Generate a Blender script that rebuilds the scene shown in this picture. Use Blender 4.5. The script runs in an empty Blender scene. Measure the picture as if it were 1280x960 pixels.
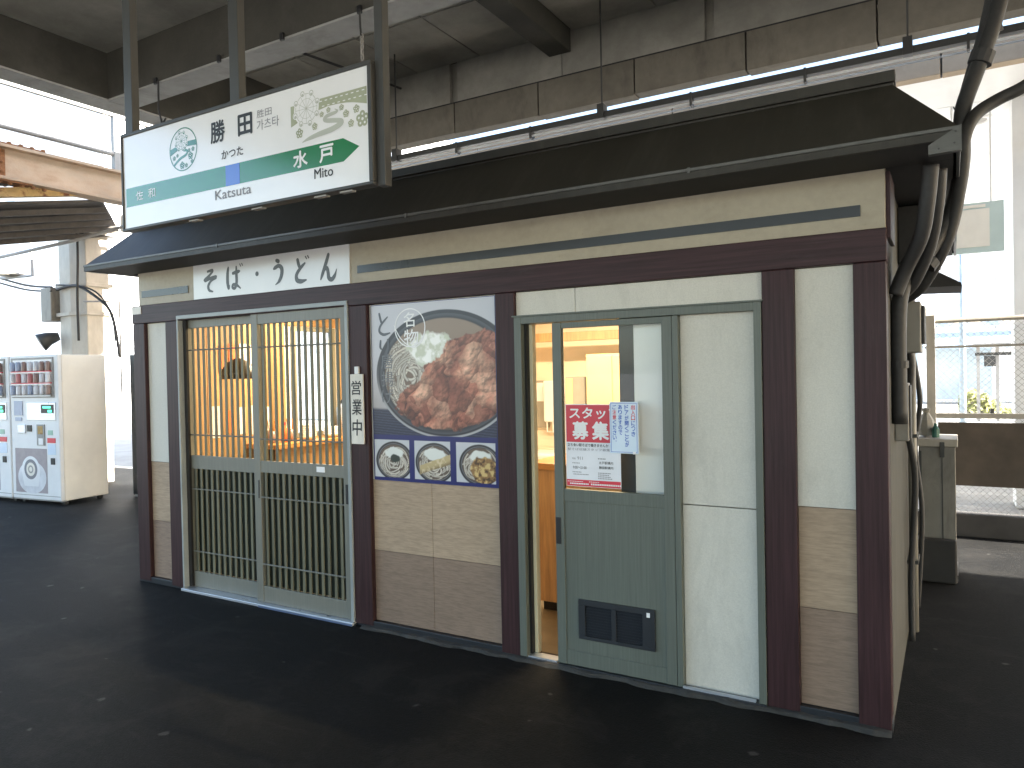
import bpy, math, random
import numpy as np
from mathutils import Vector, Matrix
random.seed(7)
rng = np.random.default_rng(7)
SC = bpy.context.scene
COL = SC.collection
R = math.radians

# ------------------------------------------------------------------ camera, world, sun, exposure
cam_d = bpy.data.cameras.new('camera'); cam = bpy.data.objects.new('camera', cam_d); COL.objects.link(cam)
cam_d.sensor_width = 36; cam_d.lens = 930/1280*36; cam_d.clip_start = .05; cam_d.clip_end = 2000
yaw, pitch, roll = R(30.564), R(-.811), R(1.165)
fwd = Vector((-math.sin(yaw)*math.cos(pitch), math.cos(yaw)*math.cos(pitch), math.sin(pitch)))
rt0 = Vector((math.cos(yaw), math.sin(yaw), 0)); dn0 = fwd.cross(rt0)
rt = math.cos(roll)*rt0 + math.sin(roll)*dn0; dn = -math.sin(roll)*rt0 + math.cos(roll)*dn0
cam.matrix_world = Matrix(((rt.x, -dn.x, -fwd.x, 0), (rt.y, -dn.y, -fwd.y, -3.358), (rt.z, -dn.z, -fwd.z, 1.5), (0, 0, 0, 1)))
SC.camera = cam

SUN_EL, SUN_AZ = R(25), R(88)          # azimuth measured from +y (into the picture) towards +x
W = bpy.data.worlds.new('World'); SC.world = W; W.use_nodes = True
wn = W.node_tree.nodes; wl = W.node_tree.links
sky = wn.new('ShaderNodeTexSky'); sky.sky_type = 'NISHITA'; sky.sun_disc = False
sky.sun_elevation = SUN_EL; sky.sun_rotation = SUN_AZ; sky.air_density = 1.0; sky.dust_density = 1.5; sky.ozone_density = 1.0
wl.new(sky.outputs[0], wn['Background'].inputs[0]); wn['Background'].inputs[1].default_value = .08
sd = bpy.data.lights.new('sun', 'SUN'); sd.energy = 5.0; sd.angle = R(.5); sd.color = (1, .95, .87)
sun = bpy.data.objects.new('sun', sd); COL.objects.link(sun)
sdir = Vector((math.sin(SUN_AZ)*math.cos(SUN_EL), math.cos(SUN_AZ)*math.cos(SUN_EL), math.sin(SUN_EL)))
sun.rotation_euler = sdir.to_track_quat('Z', 'Y').to_euler()
SC.view_settings.view_transform = 'Standard'; SC.view_settings.look = 'None'
SC.view_settings.exposure = 3.2; SC.view_settings.gamma = 1
SC.render.engine = 'CYCLES'
SC.cycles.max_bounces = 10; SC.cycles.diffuse_bounces = 6; SC.cycles.transparent_max_bounces = 12

# ------------------------------------------------------------------ materials
def mat(name, base, rough=.6, var=.18, scale=(6, 6, 6), big=.12, metal=0., spec=.5, bump=0., bscale=60, tint=None, coat=0., emit=None, estr=0, piece=0., dirt=None):
    m = bpy.data.materials.new(name); m.use_nodes = True
    n, l = m.node_tree.nodes, m.node_tree.links
    p = n['Principled BSDF']
    p.inputs['Roughness'].default_value = rough; p.inputs['Metallic'].default_value = metal
    p.inputs['Specular IOR Level'].default_value = spec; p.inputs['Coat Weight'].default_value = coat; p.inputs['Coat Roughness'].default_value = .12
    tc = n.new('ShaderNodeTexCoord'); mp = n.new('ShaderNodeMapping'); mp.inputs['Scale'].default_value = scale
    l.new(tc.outputs['Object'], mp.inputs[0])
    a = n.new('ShaderNodeTexNoise'); a.inputs['Scale'].default_value = 1; a.inputs['Detail'].default_value = 6; a.inputs['Roughness'].default_value = .65
    l.new(mp.outputs[0], a.inputs['Vector'])
    b = n.new('ShaderNodeTexNoise'); b.inputs['Scale'].default_value = 1.3; b.inputs['Detail'].default_value = 4
    l.new(tc.outputs['Object'], b.inputs['Vector'])
    def mr(src, amt):
        q = n.new('ShaderNodeMapRange'); q.inputs['From Min'].default_value = .28; q.inputs['From Max'].default_value = .72
        q.inputs['To Min'].default_value = 1-amt; q.inputs['To Max'].default_value = 1+amt; l.new(src, q.inputs['Value']); return q.outputs[0]
    mu = n.new('ShaderNodeMath'); mu.operation = 'MULTIPLY'; l.new(mr(a.outputs['Fac'], var), mu.inputs[0]); l.new(mr(b.outputs['Fac'], big), mu.inputs[1])
    f = mu.outputs[0]
    if piece:
        oi = n.new('ShaderNodeObjectInfo'); q = n.new('ShaderNodeMapRange'); q.inputs['To Min'].default_value = 1-piece; q.inputs['To Max'].default_value = 1+piece
        l.new(oi.outputs['Random'], q.inputs['Value']); m2 = n.new('ShaderNodeMath'); m2.operation = 'MULTIPLY'; l.new(f, m2.inputs[0]); l.new(q.outputs[0], m2.inputs[1]); f = m2.outputs[0]
    vm = n.new('ShaderNodeVectorMath'); vm.operation = 'SCALE'; vm.inputs[0].default_value = base; l.new(f, vm.inputs['Scale'])
    out = vm.outputs[0]
    if tint:
        mx = n.new('ShaderNodeMix'); mx.data_type = 'RGBA'; mx.inputs['B'].default_value = (*tint[0], 1)
        q = n.new('ShaderNodeMapRange'); q.inputs['From Min'].default_value = tint[1]; q.inputs['From Max'].default_value = tint[2]; l.new(a.outputs['Fac'], q.inputs['Value'])
        l.new(q.outputs[0], mx.inputs['Factor']); l.new(out, mx.inputs['A']); out = mx.outputs['Result']
    if dirt:                                                   # soiling with a shape of its own: (colour, low, high, scale, strength)
        dm = n.new('ShaderNodeMapping'); dm.inputs['Scale'].default_value = dirt[3]; l.new(tc.outputs['Object'], dm.inputs[0])
        dn = n.new('ShaderNodeTexNoise'); dn.inputs['Scale'].default_value = 1; dn.inputs['Detail'].default_value = 9; dn.inputs['Roughness'].default_value = .72; dn.inputs['Distortion'].default_value = .4; l.new(dm.outputs[0], dn.inputs['Vector'])
        dq = n.new('ShaderNodeMapRange'); dq.inputs['From Min'].default_value = dirt[1]; dq.inputs['From Max'].default_value = dirt[2]; dq.inputs['To Max'].default_value = dirt[4]; l.new(dn.outputs['Fac'], dq.inputs['Value'])
        dx = n.new('ShaderNodeMix'); dx.data_type = 'RGBA'; dx.inputs['B'].default_value = (*dirt[0], 1); l.new(dq.outputs[0], dx.inputs['Factor']); l.new(out, dx.inputs['A']); out = dx.outputs['Result']
    l.new(out, p.inputs['Base Color'])
    rr = n.new('ShaderNodeMapRange'); rr.inputs['To Min'].default_value = max(.02, rough-.09); rr.inputs['To Max'].default_value = min(1, rough+.09)
    l.new(b.outputs['Fac'], rr.inputs['Value']); l.new(rr.outputs[0], p.inputs['Roughness'])
    if bump:
        c = n.new('ShaderNodeTexNoise'); c.inputs['Scale'].default_value = bscale; c.inputs['Detail'].default_value = 4; l.new(tc.outputs['Object'], c.inputs['Vector'])
        bp = n.new('ShaderNodeBump'); bp.inputs['Strength'].default_value = bump; bp.inputs['Distance'].default_value = .01
        l.new(c.outputs['Fac'], bp.inputs['Height']); l.new(bp.outputs[0], p.inputs['Normal'])
    if emit:
        p.inputs['Emission Color'].default_value = (*emit, 1); p.inputs['Emission Strength'].default_value = estr
    return m

def glass_mat(name, tint=(1, 1, 1), refl=1.0):
    m = bpy.data.materials.new(name); m.use_nodes = True
    n, l = m.node_tree.nodes, m.node_tree.links; n.clear()
    o = n.new('ShaderNodeOutputMaterial'); t = n.new('ShaderNodeBsdfTransparent'); t.inputs[0].default_value = (*tint, 1)
    g = n.new('ShaderNodeBsdfGlossy'); g.inputs['Roughness'].default_value = .02
    fr = n.new('ShaderNodeFresnel'); fr.inputs[0].default_value = 1.45
    mul = n.new('ShaderNodeMath'); mul.operation = 'MULTIPLY'; mul.inputs[1].default_value = refl; ge = n.new('ShaderNodeNewGeometry'); inv = n.new('ShaderNodeMath'); inv.operation = 'SUBTRACT'; inv.inputs[0].default_value = 1; l.new(ge.outputs['Backfacing'], inv.inputs[1])
    m0 = n.new('ShaderNodeMath'); m0.operation = 'MULTIPLY'; l.new(fr.outputs[0], m0.inputs[0]); l.new(inv.outputs[0], m0.inputs[1]); l.new(m0.outputs[0], mul.inputs[0])
    mx = n.new('ShaderNodeMixShader'); l.new(mul.outputs[0], mx.inputs[0]); l.new(t.outputs[0], mx.inputs[1]); l.new(g.outputs[0], mx.inputs[2]); l.new(mx.outputs[0], o.inputs[0])
    return m

M = {}
M['post'] = mat('maroon_wood_laminate', (.040, .0185, .0205), .45, .5, (70, 70, 2.2), .10, spec=.25, dirt=((.075, .06, .058), .58, .82, (7, 7, 2), .45))
M['beam'] = mat('maroon_wood_laminate_beam', (.040, .0185, .0205), .45, .5, (2.2, 70, 70), .10, spec=.25, dirt=((.075, .06, .058), .58, .82, (2, 7, 7), .45))
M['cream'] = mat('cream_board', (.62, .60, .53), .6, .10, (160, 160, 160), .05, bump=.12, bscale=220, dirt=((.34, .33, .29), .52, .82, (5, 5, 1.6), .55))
M['sideboard'] = mat('darkened_side_board', (.055, .052, .042), .8, .18, (8, 8, 3), .25)  # even dark tone that offsets excess light on the side wall
M['fascia'] = mat('fascia_cream', (.38, .335, .25), .5, .06, (30, 30, 30), .08, tint=((.22, .15, .09), .70, .80), dirt=((.20, .165, .11), .50, .85, (2.2, 6, 5), .5))
M['woodtile'] = mat('pale_wood_tile', (.38, .28, .19), .6, .26, (14, 60, 120), .16, piece=.06, tint=((.22, .155, .11), .60, .85), dirt=((.25, .18, .12), .50, .72, (3, 30, 34), .55))
M['woodtile_dark'] = mat('brown_wood_tile', (.25, .175, .125), .6, .26, (14, 60, 120), .18, piece=.06, tint=((.14, .10, .07), .60, .85), dirt=((.15, .10, .07), .50, .72, (3, 30, 34), .6))
M['stripe'] = mat('slate_stripe', (.020, .022, .025), .28, .1, spec=.5)
M['bronze'] = mat('bronze_aluminium', (.185, .185, .155), .42, .10, (120, 120, 4), .05, spec=.5)
M['greenalu'] = mat('green_grey_aluminium', (.112, .128, .108), .45, .16, (160, 160, 3), .05)
M['slat'] = mat('lattice_slat', (.145, .138, .088), .5, .25, (80, 80, 3), .08, piece=.15)
M['backboard'] = mat('dark_green_board', (.012, .018, .012), .6, .2)
M['alu'] = mat('bare_aluminium', (.62, .66, .72), .3, .12, (3, 60, 60), .08, metal=.6)
M['black'] = mat('black_plastic', (.012, .012, .013), .45, .1)
M['vent'] = mat('vent_plastic', (.018, .021, .026), .4, .1)
M['roof'] = mat('dark_brown_roof_metal', (.028, .025, .019), .52, .14, (4, 4, 4), .25, spec=.42, bump=.05, bscale=30, dirt=((.075, .068, .055), .50, .80, (9, 1.6, 1.6), .55))
M['lip'] = mat('roof_lip_metal', (.10, .10, .092), .42, .15, (5, 30, 30), .2, dirt=((.03, .028, .024), .5, .75, (6, 6, 6), .7))
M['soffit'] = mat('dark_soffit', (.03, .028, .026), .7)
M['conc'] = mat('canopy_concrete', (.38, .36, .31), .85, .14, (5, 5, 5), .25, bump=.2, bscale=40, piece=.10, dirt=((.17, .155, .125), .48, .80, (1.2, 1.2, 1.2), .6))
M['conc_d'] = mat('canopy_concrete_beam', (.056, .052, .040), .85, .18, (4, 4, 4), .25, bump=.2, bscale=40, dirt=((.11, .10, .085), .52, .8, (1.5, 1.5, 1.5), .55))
M['conc_l'] = mat('pale_concrete', (.34, .335, .31), .8, .12, (5, 5, 5), .15, dirt=((.12, .11, .09), .5, .78, (2.5, 2.5, 2.5), .6))
M['precast'] = mat('precast_panel', (.175, .156, .122), .85, .14, (9, 9, 9), .22, bump=.15, bscale=60, piece=.08, dirt=((.06, .05, .04), .52, .8, (5, 5, 1.5), .6))
M['rearbeam'] = mat('rear_beam_paint', (.36, .285, .20), .8, .12, (6, 6, 6), .15)
M['steel'] = mat('dark_steel', (.045, .045, .042), .5, .15)
M['greysteel'] = mat('grey_painted_steel', (.32, .31, .29), .5, .15)
M['paleSteel'] = mat('pale_painted_steel', (.42, .38, .32), .5, .15, (8, 8, 3), .12)
M['rust'] = mat('rusty_painted_steel', (.48, .36, .25), .75, .25, (3, 2.2, 5), .25, tint=((.30, .18, .10), .45, .78), bump=.3, bscale=50)
M['rustdark'] = mat('heavy_rust', (.21, .09, .035), .85, .4, (20, 20, 20), .2, bump=.6, bscale=70)
M['rustyellow'] = mat('yellowed_rusty_edge', (.50, .33, .13), .75, .3, (7, 7, 7), .2, tint=((.18, .07, .03), .52, .62))
M['deck'] = mat('dark_roof_deck', (.075, .065, .055), .8, .3, (3, 9, 9), .3)
M['white'] = mat('white_paint', (.78, .78, .77), .4, .04, (5, 5, 5), .05)
M['offwhite'] = mat('ivory_cabinet_paint', (.84, .79, .69), .38, .04, (5, 5, 5), .06)
M['whitepanel'] = mat('white_ceiling_panel', (.82, .82, .81), .35, .03, (5, 5, 5), .03, piece=.02)
M['bluewhite'] = mat('pale_wall_panel', (.76, .78, .80), .5, .04, (2, 2, 2), .06, piece=.03)
M['ink'] = mat('black_ink', (.012, .012, .014), .45, .05)
M['inkgrey'] = mat('grey_ink', (.22, .22, .24), .45, .05)
M['brush'] = mat('slate_brush_ink', (.075, .085, .09), .4, .2, (30, 30, 30), .1)
M['red'] = mat('red_print', (.62, .035, .06), .35, .05)
M['blueink'] = mat('blue_ink', (.02, .10, .48), .35, .05)
M['navy'] = mat('navy_print', (.018, .030, .17), .3, .1)
M['whiteink'] = mat('white_print', (.82, .82, .82), .3, .03)
M['paper'] = mat('white_paper', (.76, .78, .82), .3, .03)
M['bluepaper'] = mat('pale_blue_card', (.62, .74, .86), .25, .03)
M['signface'] = mat('sign_face', (.86, .86, .86), .22, .03, (2, 2, 2), .03, spec=.6, coat=.5)
M['green'] = mat('sign_green', (.012, .19, .055), .22, .03, spec=.6, coat=.5)
M['blue'] = mat('sign_blue', (.035, .12, .56), .22, .03, spec=.6, coat=.5)
M['olive'] = mat('sign_pale_olive', (.40, .43, .31), .22, .06, spec=.6, coat=.5)
M['olive2'] = mat('sign_pale_grey_green', (.50, .52, .46), .22, .06, spec=.6, coat=.5)
M['logogreen'] = mat('sign_logo_green', (.045, .20, .12), .22, .05, spec=.6, coat=.5)
M['tag'] = mat('weathered_white_board', (.72, .68, .60), .5, .10, (30, 30, 8), .08)
M['sheet'] = mat('soba_sign_sheet', (.68, .68, .68), .25, .04, (3, 3, 3), .04, spec=.6, coat=.3)
M['orangewood'] = mat('orange_wood', (.42, .255, .12), .45, .3, (40, 40, 3), .15, piece=.32)
M['counterwood'] = mat('counter_wood', (.56, .27, .085), .35, .22, (3, 40, 40), .1)
M['kwall'] = mat('kitchen_wall', (.80, .70, .56), .5, .03)
M['locker'] = mat('yellow_locker', (.80, .64, .30), .4, .04)
M['kgrey'] = mat('grey_steel_box', (.34, .32, .27), .4, .08)
M['creamjamb'] = mat('cream_jamb', (.72, .64, .42), .5, .05)
M['intfloor'] = mat('shop_floor', (.22, .18, .12), .5, .2)
M['tube'] = mat('warm_tube', (.9, .8, .6), .5, 0, big=0, emit=(1, .74, .42), estr=3.2)
M['lampshade'] = mat('dark_shade', (.03, .022, .018), .4)
M['redstrip'] = mat('orange_red_menu', (.72, .18, .05), .5)
M['cable'] = mat('black_cable', (.028, .027, .027), .6, .2, (40, 40, 40))
M['conduit'] = mat('grey_conduit', (.026, .025, .024), .6, .3, (30, 30, 30), dirt=((.06, .056, .05), .55, .8, (9, 9, 9), .5))
M['box'] = mat('grey_box_paint', (.22, .205, .175), .5, .1, (6, 6, 3), .2, dirt=((.06, .05, .04), .5, .75, (6, 6, 2), .6))
M['boardbrown'] = mat('brown_board', (.085, .066, .05), .8, .25, (4, 4, 4), .2)
M['qrpanel'] = mat('pale_teal_panel', (.50, .60, .58), .4, .04)
M['qrcream'] = mat('cream_square', (.78, .74, .66), .4, .04)
M['ground'] = mat('pale_paving', (.34, .33, .31), .85, .12, (3, 3, 3), .15)
M['kerb'] = mat('dark_kerb', (.055, .05, .047), .8, .2, (7, 7, 7), .2)
M['leaf'] = mat('yellow_green_leaf', (.30, .31, .12), .7, .3, (9, 9, 9), .2)
M['glass'] = glass_mat('window_glass', (.97, .98, .97), 1.0)
M['darkglass'] = mat('far_window_glass', (.42, .50, .56), .15, .1)
M['screen'] = mat('green_display', (.01, .03, .02), .2, 0, big=0, emit=(.05, .9, .5), estr=.35)
M['redlamp'] = mat('red_lit_tag', (.7, .05, .07), .4, 0, big=0)
M['canblue'] = mat('blue_can', (.36, .42, .55), .3); M['canred'] = mat('red_can', (.55, .20, .20), .3); M['canwhite'] = mat('white_can', (.7, .7, .72), .3); M['candark'] = mat('brown_can', (.3, .2, .17), .3)
M['awn'] = mat('blue_awning', (.40, .50, .62), .7); M['orange'] = mat('orange_poster', (.80, .66, .50), .6)

def floor_mat():
    m = mat('platform_asphalt', (.0075, .0072, .0066), .80, .5, (45, 45, 45), .5, bump=.35, bscale=120, spec=.2, dirt=((.026, .024, .021), .50, .70, (2.3, 2.3, 2.3), .8))
    n, l = m.node_tree.nodes, m.node_tree.links; p = n['Principled BSDF']
    src = p.inputs['Base Color'].links[0].from_socket
    tc = n.new('ShaderNodeTexCoord')
    v = n.new('ShaderNodeTexVoronoi'); v.voronoi_dimensions = '2D'; v.inputs['Scale'].default_value = 2.1; v.inputs['Randomness'].default_value = 1
    nz = n.new('ShaderNodeTexNoise'); nz.inputs['Scale'].default_value = 9; nz.inputs['Detail'].default_value = 3
    l.new(tc.outputs['Object'], nz.inputs['Vector'])
    ad = n.new('ShaderNodeVectorMath'); ad.operation = 'MULTIPLY_ADD'; ad.inputs[1].default_value = (.09, .09, .09)
    l.new(nz.outputs['Color'], ad.inputs[0]); l.new(tc.outputs['Object'], ad.inputs[2]); l.new(ad.outputs[0], v.inputs['Vector'])
    lt = n.new('ShaderNodeMapRange'); lt.inputs['From Min'].default_value = .055; lt.inputs['From Max'].default_value = .035; 
    sep = n.new('ShaderNodeSeparateColor'); l.new(v.outputs['Color'], sep.inputs[0])
    dm2 = n.new('ShaderNodeMath'); dm2.operation = 'MULTIPLY_ADD'; dm2.inputs[1].default_value = .036; l.new(sep.outputs[1], dm2.inputs[0]); l.new(v.outputs['Distance'], dm2.inputs[2]); l.new(dm2.outputs[0], lt.inputs['Value'])
    th = n.new('ShaderNodeMath'); th.operation = 'GREATER_THAN'; th.inputs[1].default_value = .5; l.new(sep.outputs[0], th.inputs[0])
    mm = n.new('ShaderNodeMath'); mm.operation = 'MULTIPLY'; l.new(lt.outputs[0], mm.inputs[0]); l.new(th.outputs[0], mm.inputs[1])
    mx = n.new('ShaderNodeMix'); mx.data_type = 'RGBA'; mx.inputs['B'].default_value = (.11, .105, .10, 1)
    m3 = n.new('ShaderNodeMath'); m3.operation = 'MULTIPLY'; m3.inputs[1].default_value = .55; l.new(mm.outputs[0], m3.inputs[0])
    l.new(m3.outputs[0], mx.inputs['Factor']); l.new(src, mx.inputs['A'])
    # scuffs: stretched noise
    mp = n.new('ShaderNodeMapping'); mp.inputs['Scale'].default_value = (1.1, 7, 1); mp.inputs['Rotation'].default_value = (0, 0, .35); l.new(tc.outputs['Object'], mp.inputs[0])
    s = n.new('ShaderNodeTexNoise'); s.inputs['Scale'].default_value = 1.6; s.inputs['Detail'].default_value = 8; s.inputs['Roughness'].default_value = .7; l.new(mp.outputs[0], s.inputs['Vector'])
    sr = n.new('ShaderNodeMapRange'); sr.inputs['From Min'].default_value = .58; sr.inputs['From Max'].default_value = .74; sr.inputs['To Max'].default_value = .55; l.new(s.outputs['Fac'], sr.inputs['Value'])
    mx2 = n.new('ShaderNodeMix'); mx2.data_type = 'RGBA'; mx2.inputs['B'].default_value = (.030, .029, .027, 1); l.new(sr.outputs[0], mx2.inputs['Factor']); l.new(mx.outputs['Result'], mx2.inputs['A'])
    l.new(mx2.outputs['Result'], p.inputs['Base Color'])
    return m
M['floor'] = floor_mat()

# ------------------------------------------------------------------ mesh helpers
class MB:
    def __init__(s): s.v = []; s.f = []
    def add(s, vs, fs):
        b = len(s.v); s.v += [tuple(map(float, q)) for q in vs]; s.f += [tuple(b+i for i in q) for q in fs]; return s
    def box(s, x0, x1, y0, y1, z0, z1):
        return s.add([(x0, y0, z0), (x1, y0, z0), (x1, y1, z0), (x0, y1, z0), (x0, y0, z1), (x1, y0, z1), (x1, y1, z1), (x0, y1, z1)],
                     [(0, 3, 2, 1), (4, 5, 6, 7), (0, 1, 5, 4), (1, 2, 6, 5), (2, 3, 7, 6), (3, 0, 4, 7)])
    def tube(s, pts, r, n=8, cap=True):
        P = [Vector(p) for p in pts]; rs = r if isinstance(r, (list, tuple)) else [r]*len(P)
        vs = []; up = None
        for i, p in enumerate(P):
            t = (P[min(i+1, len(P)-1)]-P[max(i-1, 0)]).normalized()
            if up is None:
                up = t.orthogonal().normalized()
            up = (up-t*up.dot(t)).normalized(); w = t.cross(up)
            vs += [p+(up*math.cos(2*math.pi*k/n)+w*math.sin(2*math.pi*k/n))*rs[i] for k in range(n)]
        fs = [(i*n+k, i*n+(k+1) % n, (i+1)*n+(k+1) % n, (i+1)*n+k) for i in range(len(P)-1) for k in range(n)]
        if cap: fs += [tuple(range(n-1, -1, -1)), tuple(range((len(P)-1)*n, len(P)*n))]
        return s.add(vs, fs)
    def prism(s, poly, axis, a, b):
        """poly of 2D points extruded along axis between a and b"""
        def mk(q, t): return {'x': (t, q[0], q[1]), 'y': (q[0], t, q[1]), 'z': (q[0], q[1], t)}[axis]
        n = len(poly)
        return s.add([mk(q, a) for q in poly]+[mk(q, b) for q in poly], [tuple(range(n)), tuple(range(2*n-1, n-1, -1))]+[(i, i+n, (i+1) % n+n, (i+1) % n) for i in range(n)])
    def lathe(s, prof, c, n=16):
        vs = [(c[0]+r*math.cos(2*math.pi*k/n), c[1]+r*math.sin(2*math.pi*k/n), c[2]+z) for r, z in prof for k in range(n)]
        fs = [(i*n+k, i*n+(k+1) % n, (i+1)*n+(k+1) % n, (i+1)*n+k) for i in range(len(prof)-1) for k in range(n)]
        return s.add(vs, fs)

def origin_of(o):
    v = Vector((0, 0, 0))
    while o is not None: v += o.location; o = o.parent
    return v
def finish(me, mats, normals=True):
    for m in (mats if isinstance(mats, list) else [mats]): me.materials.append(m)
    if normals:
        import bmesh
        bm = bmesh.new(); bm.from_mesh(me); bmesh.ops.recalc_face_normals(bm, faces=bm.faces); bm.to_mesh(me); bm.free()
def put(name, mb, m, parent=None, bev=0, smooth=False, kind=None, local=False, label=None):
    """vertices given in world coordinates (or in the parent's own when local)"""
    me = bpy.data.meshes.new(name)
    off = Vector((0, 0, 0)) if (local or parent is None) else origin_of(parent)
    me.from_pydata([(x-off.x, y-off.y, z-off.z) for x, y, z in mb.v], [], mb.f); finish(me, m)
    if smooth:
        for p in me.polygons: p.use_smooth = True
    o = bpy.data.objects.new(name, me); COL.objects.link(o)
    if parent: o.parent = parent
    if bev:
        b = o.modifiers.new('bevel', 'BEVEL'); b.width = bev; b.segments = 2; b.limit_method = 'ANGLE'
    if kind: o['kind'] = kind
    if label: o['label'] = label
    return o
def bx(name, m, parent, x0, x1, y0, y1, z0, z1, bev=.003, **k): return put(name, MB().box(x0, x1, y0, y1, z0, z1), m, parent, bev, **k)
def thing(name, label, cat, loc=(0, 0, 0), group=None, rz=0):
    o = bpy.data.objects.new(name, None); COL.objects.link(o); o.location = loc; o.rotation_euler.z = rz; o.empty_display_size = .1
    return tag(o, label, cat, group)
def tag(o, label, cat, group=None):
    o['label'] = label; o['category'] = cat
    if group: o['group'] = group
    return o
def clone(o, dx=0, dy=0, dz=0, parent=None):
    c = o.copy(); COL.objects.link(c); c.parent = parent or o.parent; c.location = o.location+Vector((dx, dy, dz)); return c

# flat print on a plane: 2D shapes (s to the right, t up) at origin o, axes ux, uz, at a small distance in front along n
class Flat:
    def __init__(s): s.v = []; s.f = []; s.k = 0
    def poly(s, pts):
        b = len(s.v); s.v += [(p[0], p[1], s.k*2e-5) for p in pts]; s.f.append(tuple(range(b, b+len(pts)))); s.k += 1; return s
    def rect(s, a, b, c, d): return s.poly([(a, c), (b, c), (b, d), (a, d)])
    def disc(s, cx, cy, r, n=20, ry=None): return s.poly([(cx+r*math.cos(2*math.pi*i/n), cy+(ry or r)*math.sin(2*math.pi*i/n)) for i in range(n)])
    def ring(s, cx, cy, r0, r1, n=28, ry=1.0, a0=0, a1=2*math.pi):
        full = abs(a1-a0) > 6.28
        for i in range(n):
            p, q = a0+(a1-a0)*i/n, a0+(a1-a0)*(i+1)/n
            b = len(s.v); s.v += [(cx+r*math.cos(a), cy+r*math.sin(a)*ry, s.k*2e-5) for r, a in ((r0, p), (r1, p), (r1, q), (r0, q))]; s.f.append((b, b+1, b+2, b+3))
        s.k += 1; return s
    def stroke(s, pts, w, taper=(1, 1), sub=7):
        P = [Vector((*p[:2], 0)) for p in pts]; ws = [p[2] if len(p) > 2 else 1 for p in pts]
        if len(P) > 2:
            Q, V = [], []
            for i in range(len(P)-1):
                p0, p1, p2, p3 = P[max(i-1, 0)], P[i], P[i+1], P[min(i+2, len(P)-1)]
                for k in range(sub):
                    t = k/sub
                    Q.append(.5*((2*p1)+(p2-p0)*t+(2*p0-5*p1+4*p2-p3)*t*t+(3*p1-p0-3*p2+p3)*t**3)); V.append(ws[i]*(1-t)+ws[i+1]*t)
            Q.append(P[-1]); V.append(ws[-1]); P, ws = Q, V
        n = len(P); b = len(s.v)
        for i, p in enumerate(P):
            t = (P[min(i+1, n-1)]-P[max(i-1, 0)]); t = t.normalized() if t.length > 1e-9 else Vector((1, 0, 0))
            u = i/(n-1); tp = 1
            if u < .12: tp = taper[0]+(1-taper[0])*u/.12
            if u > .82: tp = 1+(taper[1]-1)*(u-.82)/.18
            h = w/2*ws[i]*tp; z = s.k*2e-5+i*6e-6
            s.v += [(p.x-t.y*h, p.y+t.x*h, z), (p.x+t.y*h, p.y-t.x*h, z)]
        s.f += [(b+2*i, b+2*i+1, b+2*i+3, b+2*i+2) for i in range(n-1)]; s.k += 1
        return s
def emitflat(name, fl, m, parent, o, ux=(1, 0, 0), uz=(0, 0, 1), lift=.002, local=False):
    """o: world point of (0,0); the print sits 'lift' in front of the plane"""
    o, ux, uz = Vector(o), Vector(ux), Vector(uz); n = ux.cross(uz)   # ux = +x, uz = +z  ->  n = -y : towards the viewer
    me = bpy.data.meshes.new(name); off = origin_of(parent) if parent and not local else Vector()
    me.from_pydata([tuple(o+ux*a+uz*b+n*(lift+c)-off) for a, b, c in fl.v], [], fl.f); finish(me, m, False)
    ob = bpy.data.objects.new(name, me); COL.objects.link(ob)
    if parent: ob.parent = parent
    return ob
def text(name, body, m, parent, o, box, ux=(1, 0, 0), uz=(0, 0, 1), lift=.002, bold=0., local=False, line=1.0, keep=False, res=3, shear=0):
    """body fitted into box = (s0, s1, t0, t1) on the plane; keep=True keeps the aspect (fits the height, centres in s)"""
    c = bpy.data.curves.new(name, 'FONT'); c.body = body; c.resolution_u = res; c.space_line = line; c.shear = shear; c.align_x = 'CENTER' if '\n' in body else 'LEFT'
    t = bpy.data.objects.new(name+'_tmp', c); COL.objects.link(t)
    me = bpy.data.meshes.new_from_object(t.evaluated_get(bpy.context.evaluated_depsgraph_get()))
    bpy.data.objects.remove(t); bpy.data.curves.remove(c)
    co = np.empty(len(me.vertices)*3); me.vertices.foreach_get('co', co); co = co.reshape(-1, 3)
    lo, hi = co.min(0), co.max(0); sz = hi-lo
    s0, s1, t0, t1 = box; sy = (t1-t0)/sz[1]; sx = (s1-s0)/sz[0]
    if keep: sx = sy; s0 = (s0+s1)/2-sz[0]*sx/2
    o, ux, uz = Vector(o), Vector(ux), Vector(uz); n = ux.cross(uz); off = origin_of(parent) if parent and not local else Vector()
    A = np.array(o+n*lift-off)[None]+np.outer((co[:, 0]-lo[0])*sx+s0, ux)+np.outer((co[:, 1]-lo[1])*sy+t0, uz)
    me.vertices.foreach_set('co', A.ravel()); me.update()
    if bold:                                                   # heavier weight: the outline printed again a hair to each side
        h = bold*sz[1]*sy*(1 if len(body) < 3 else .8)*1.15; vs = [tuple(v.co) for v in me.vertices]; fs = [tuple(p.vertices) for p in me.polygons]; V2, F2 = [], []
        for i, (a, b) in enumerate(((0, 0), (h, 0), (-h, 0), (0, h), (0, -h))):
            d = ux*a+uz*b+n*(i*2.5e-5); k = len(V2); V2 += [(v[0]+d.x, v[1]+d.y, v[2]+d.z) for v in vs]; F2 += [tuple(k+q for q in f) for f in fs]
        bpy.data.meshes.remove(me); me = bpy.data.meshes.new(name); me.from_pydata(V2, [], F2)
    me.materials.clear(); me.materials.append(m)
    for p in me.polygons: p.material_index = 0
    ob = bpy.data.objects.new(name, me); COL.objects.link(ob); me.name = name
    if parent: ob.parent = parent
    return ob

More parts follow.
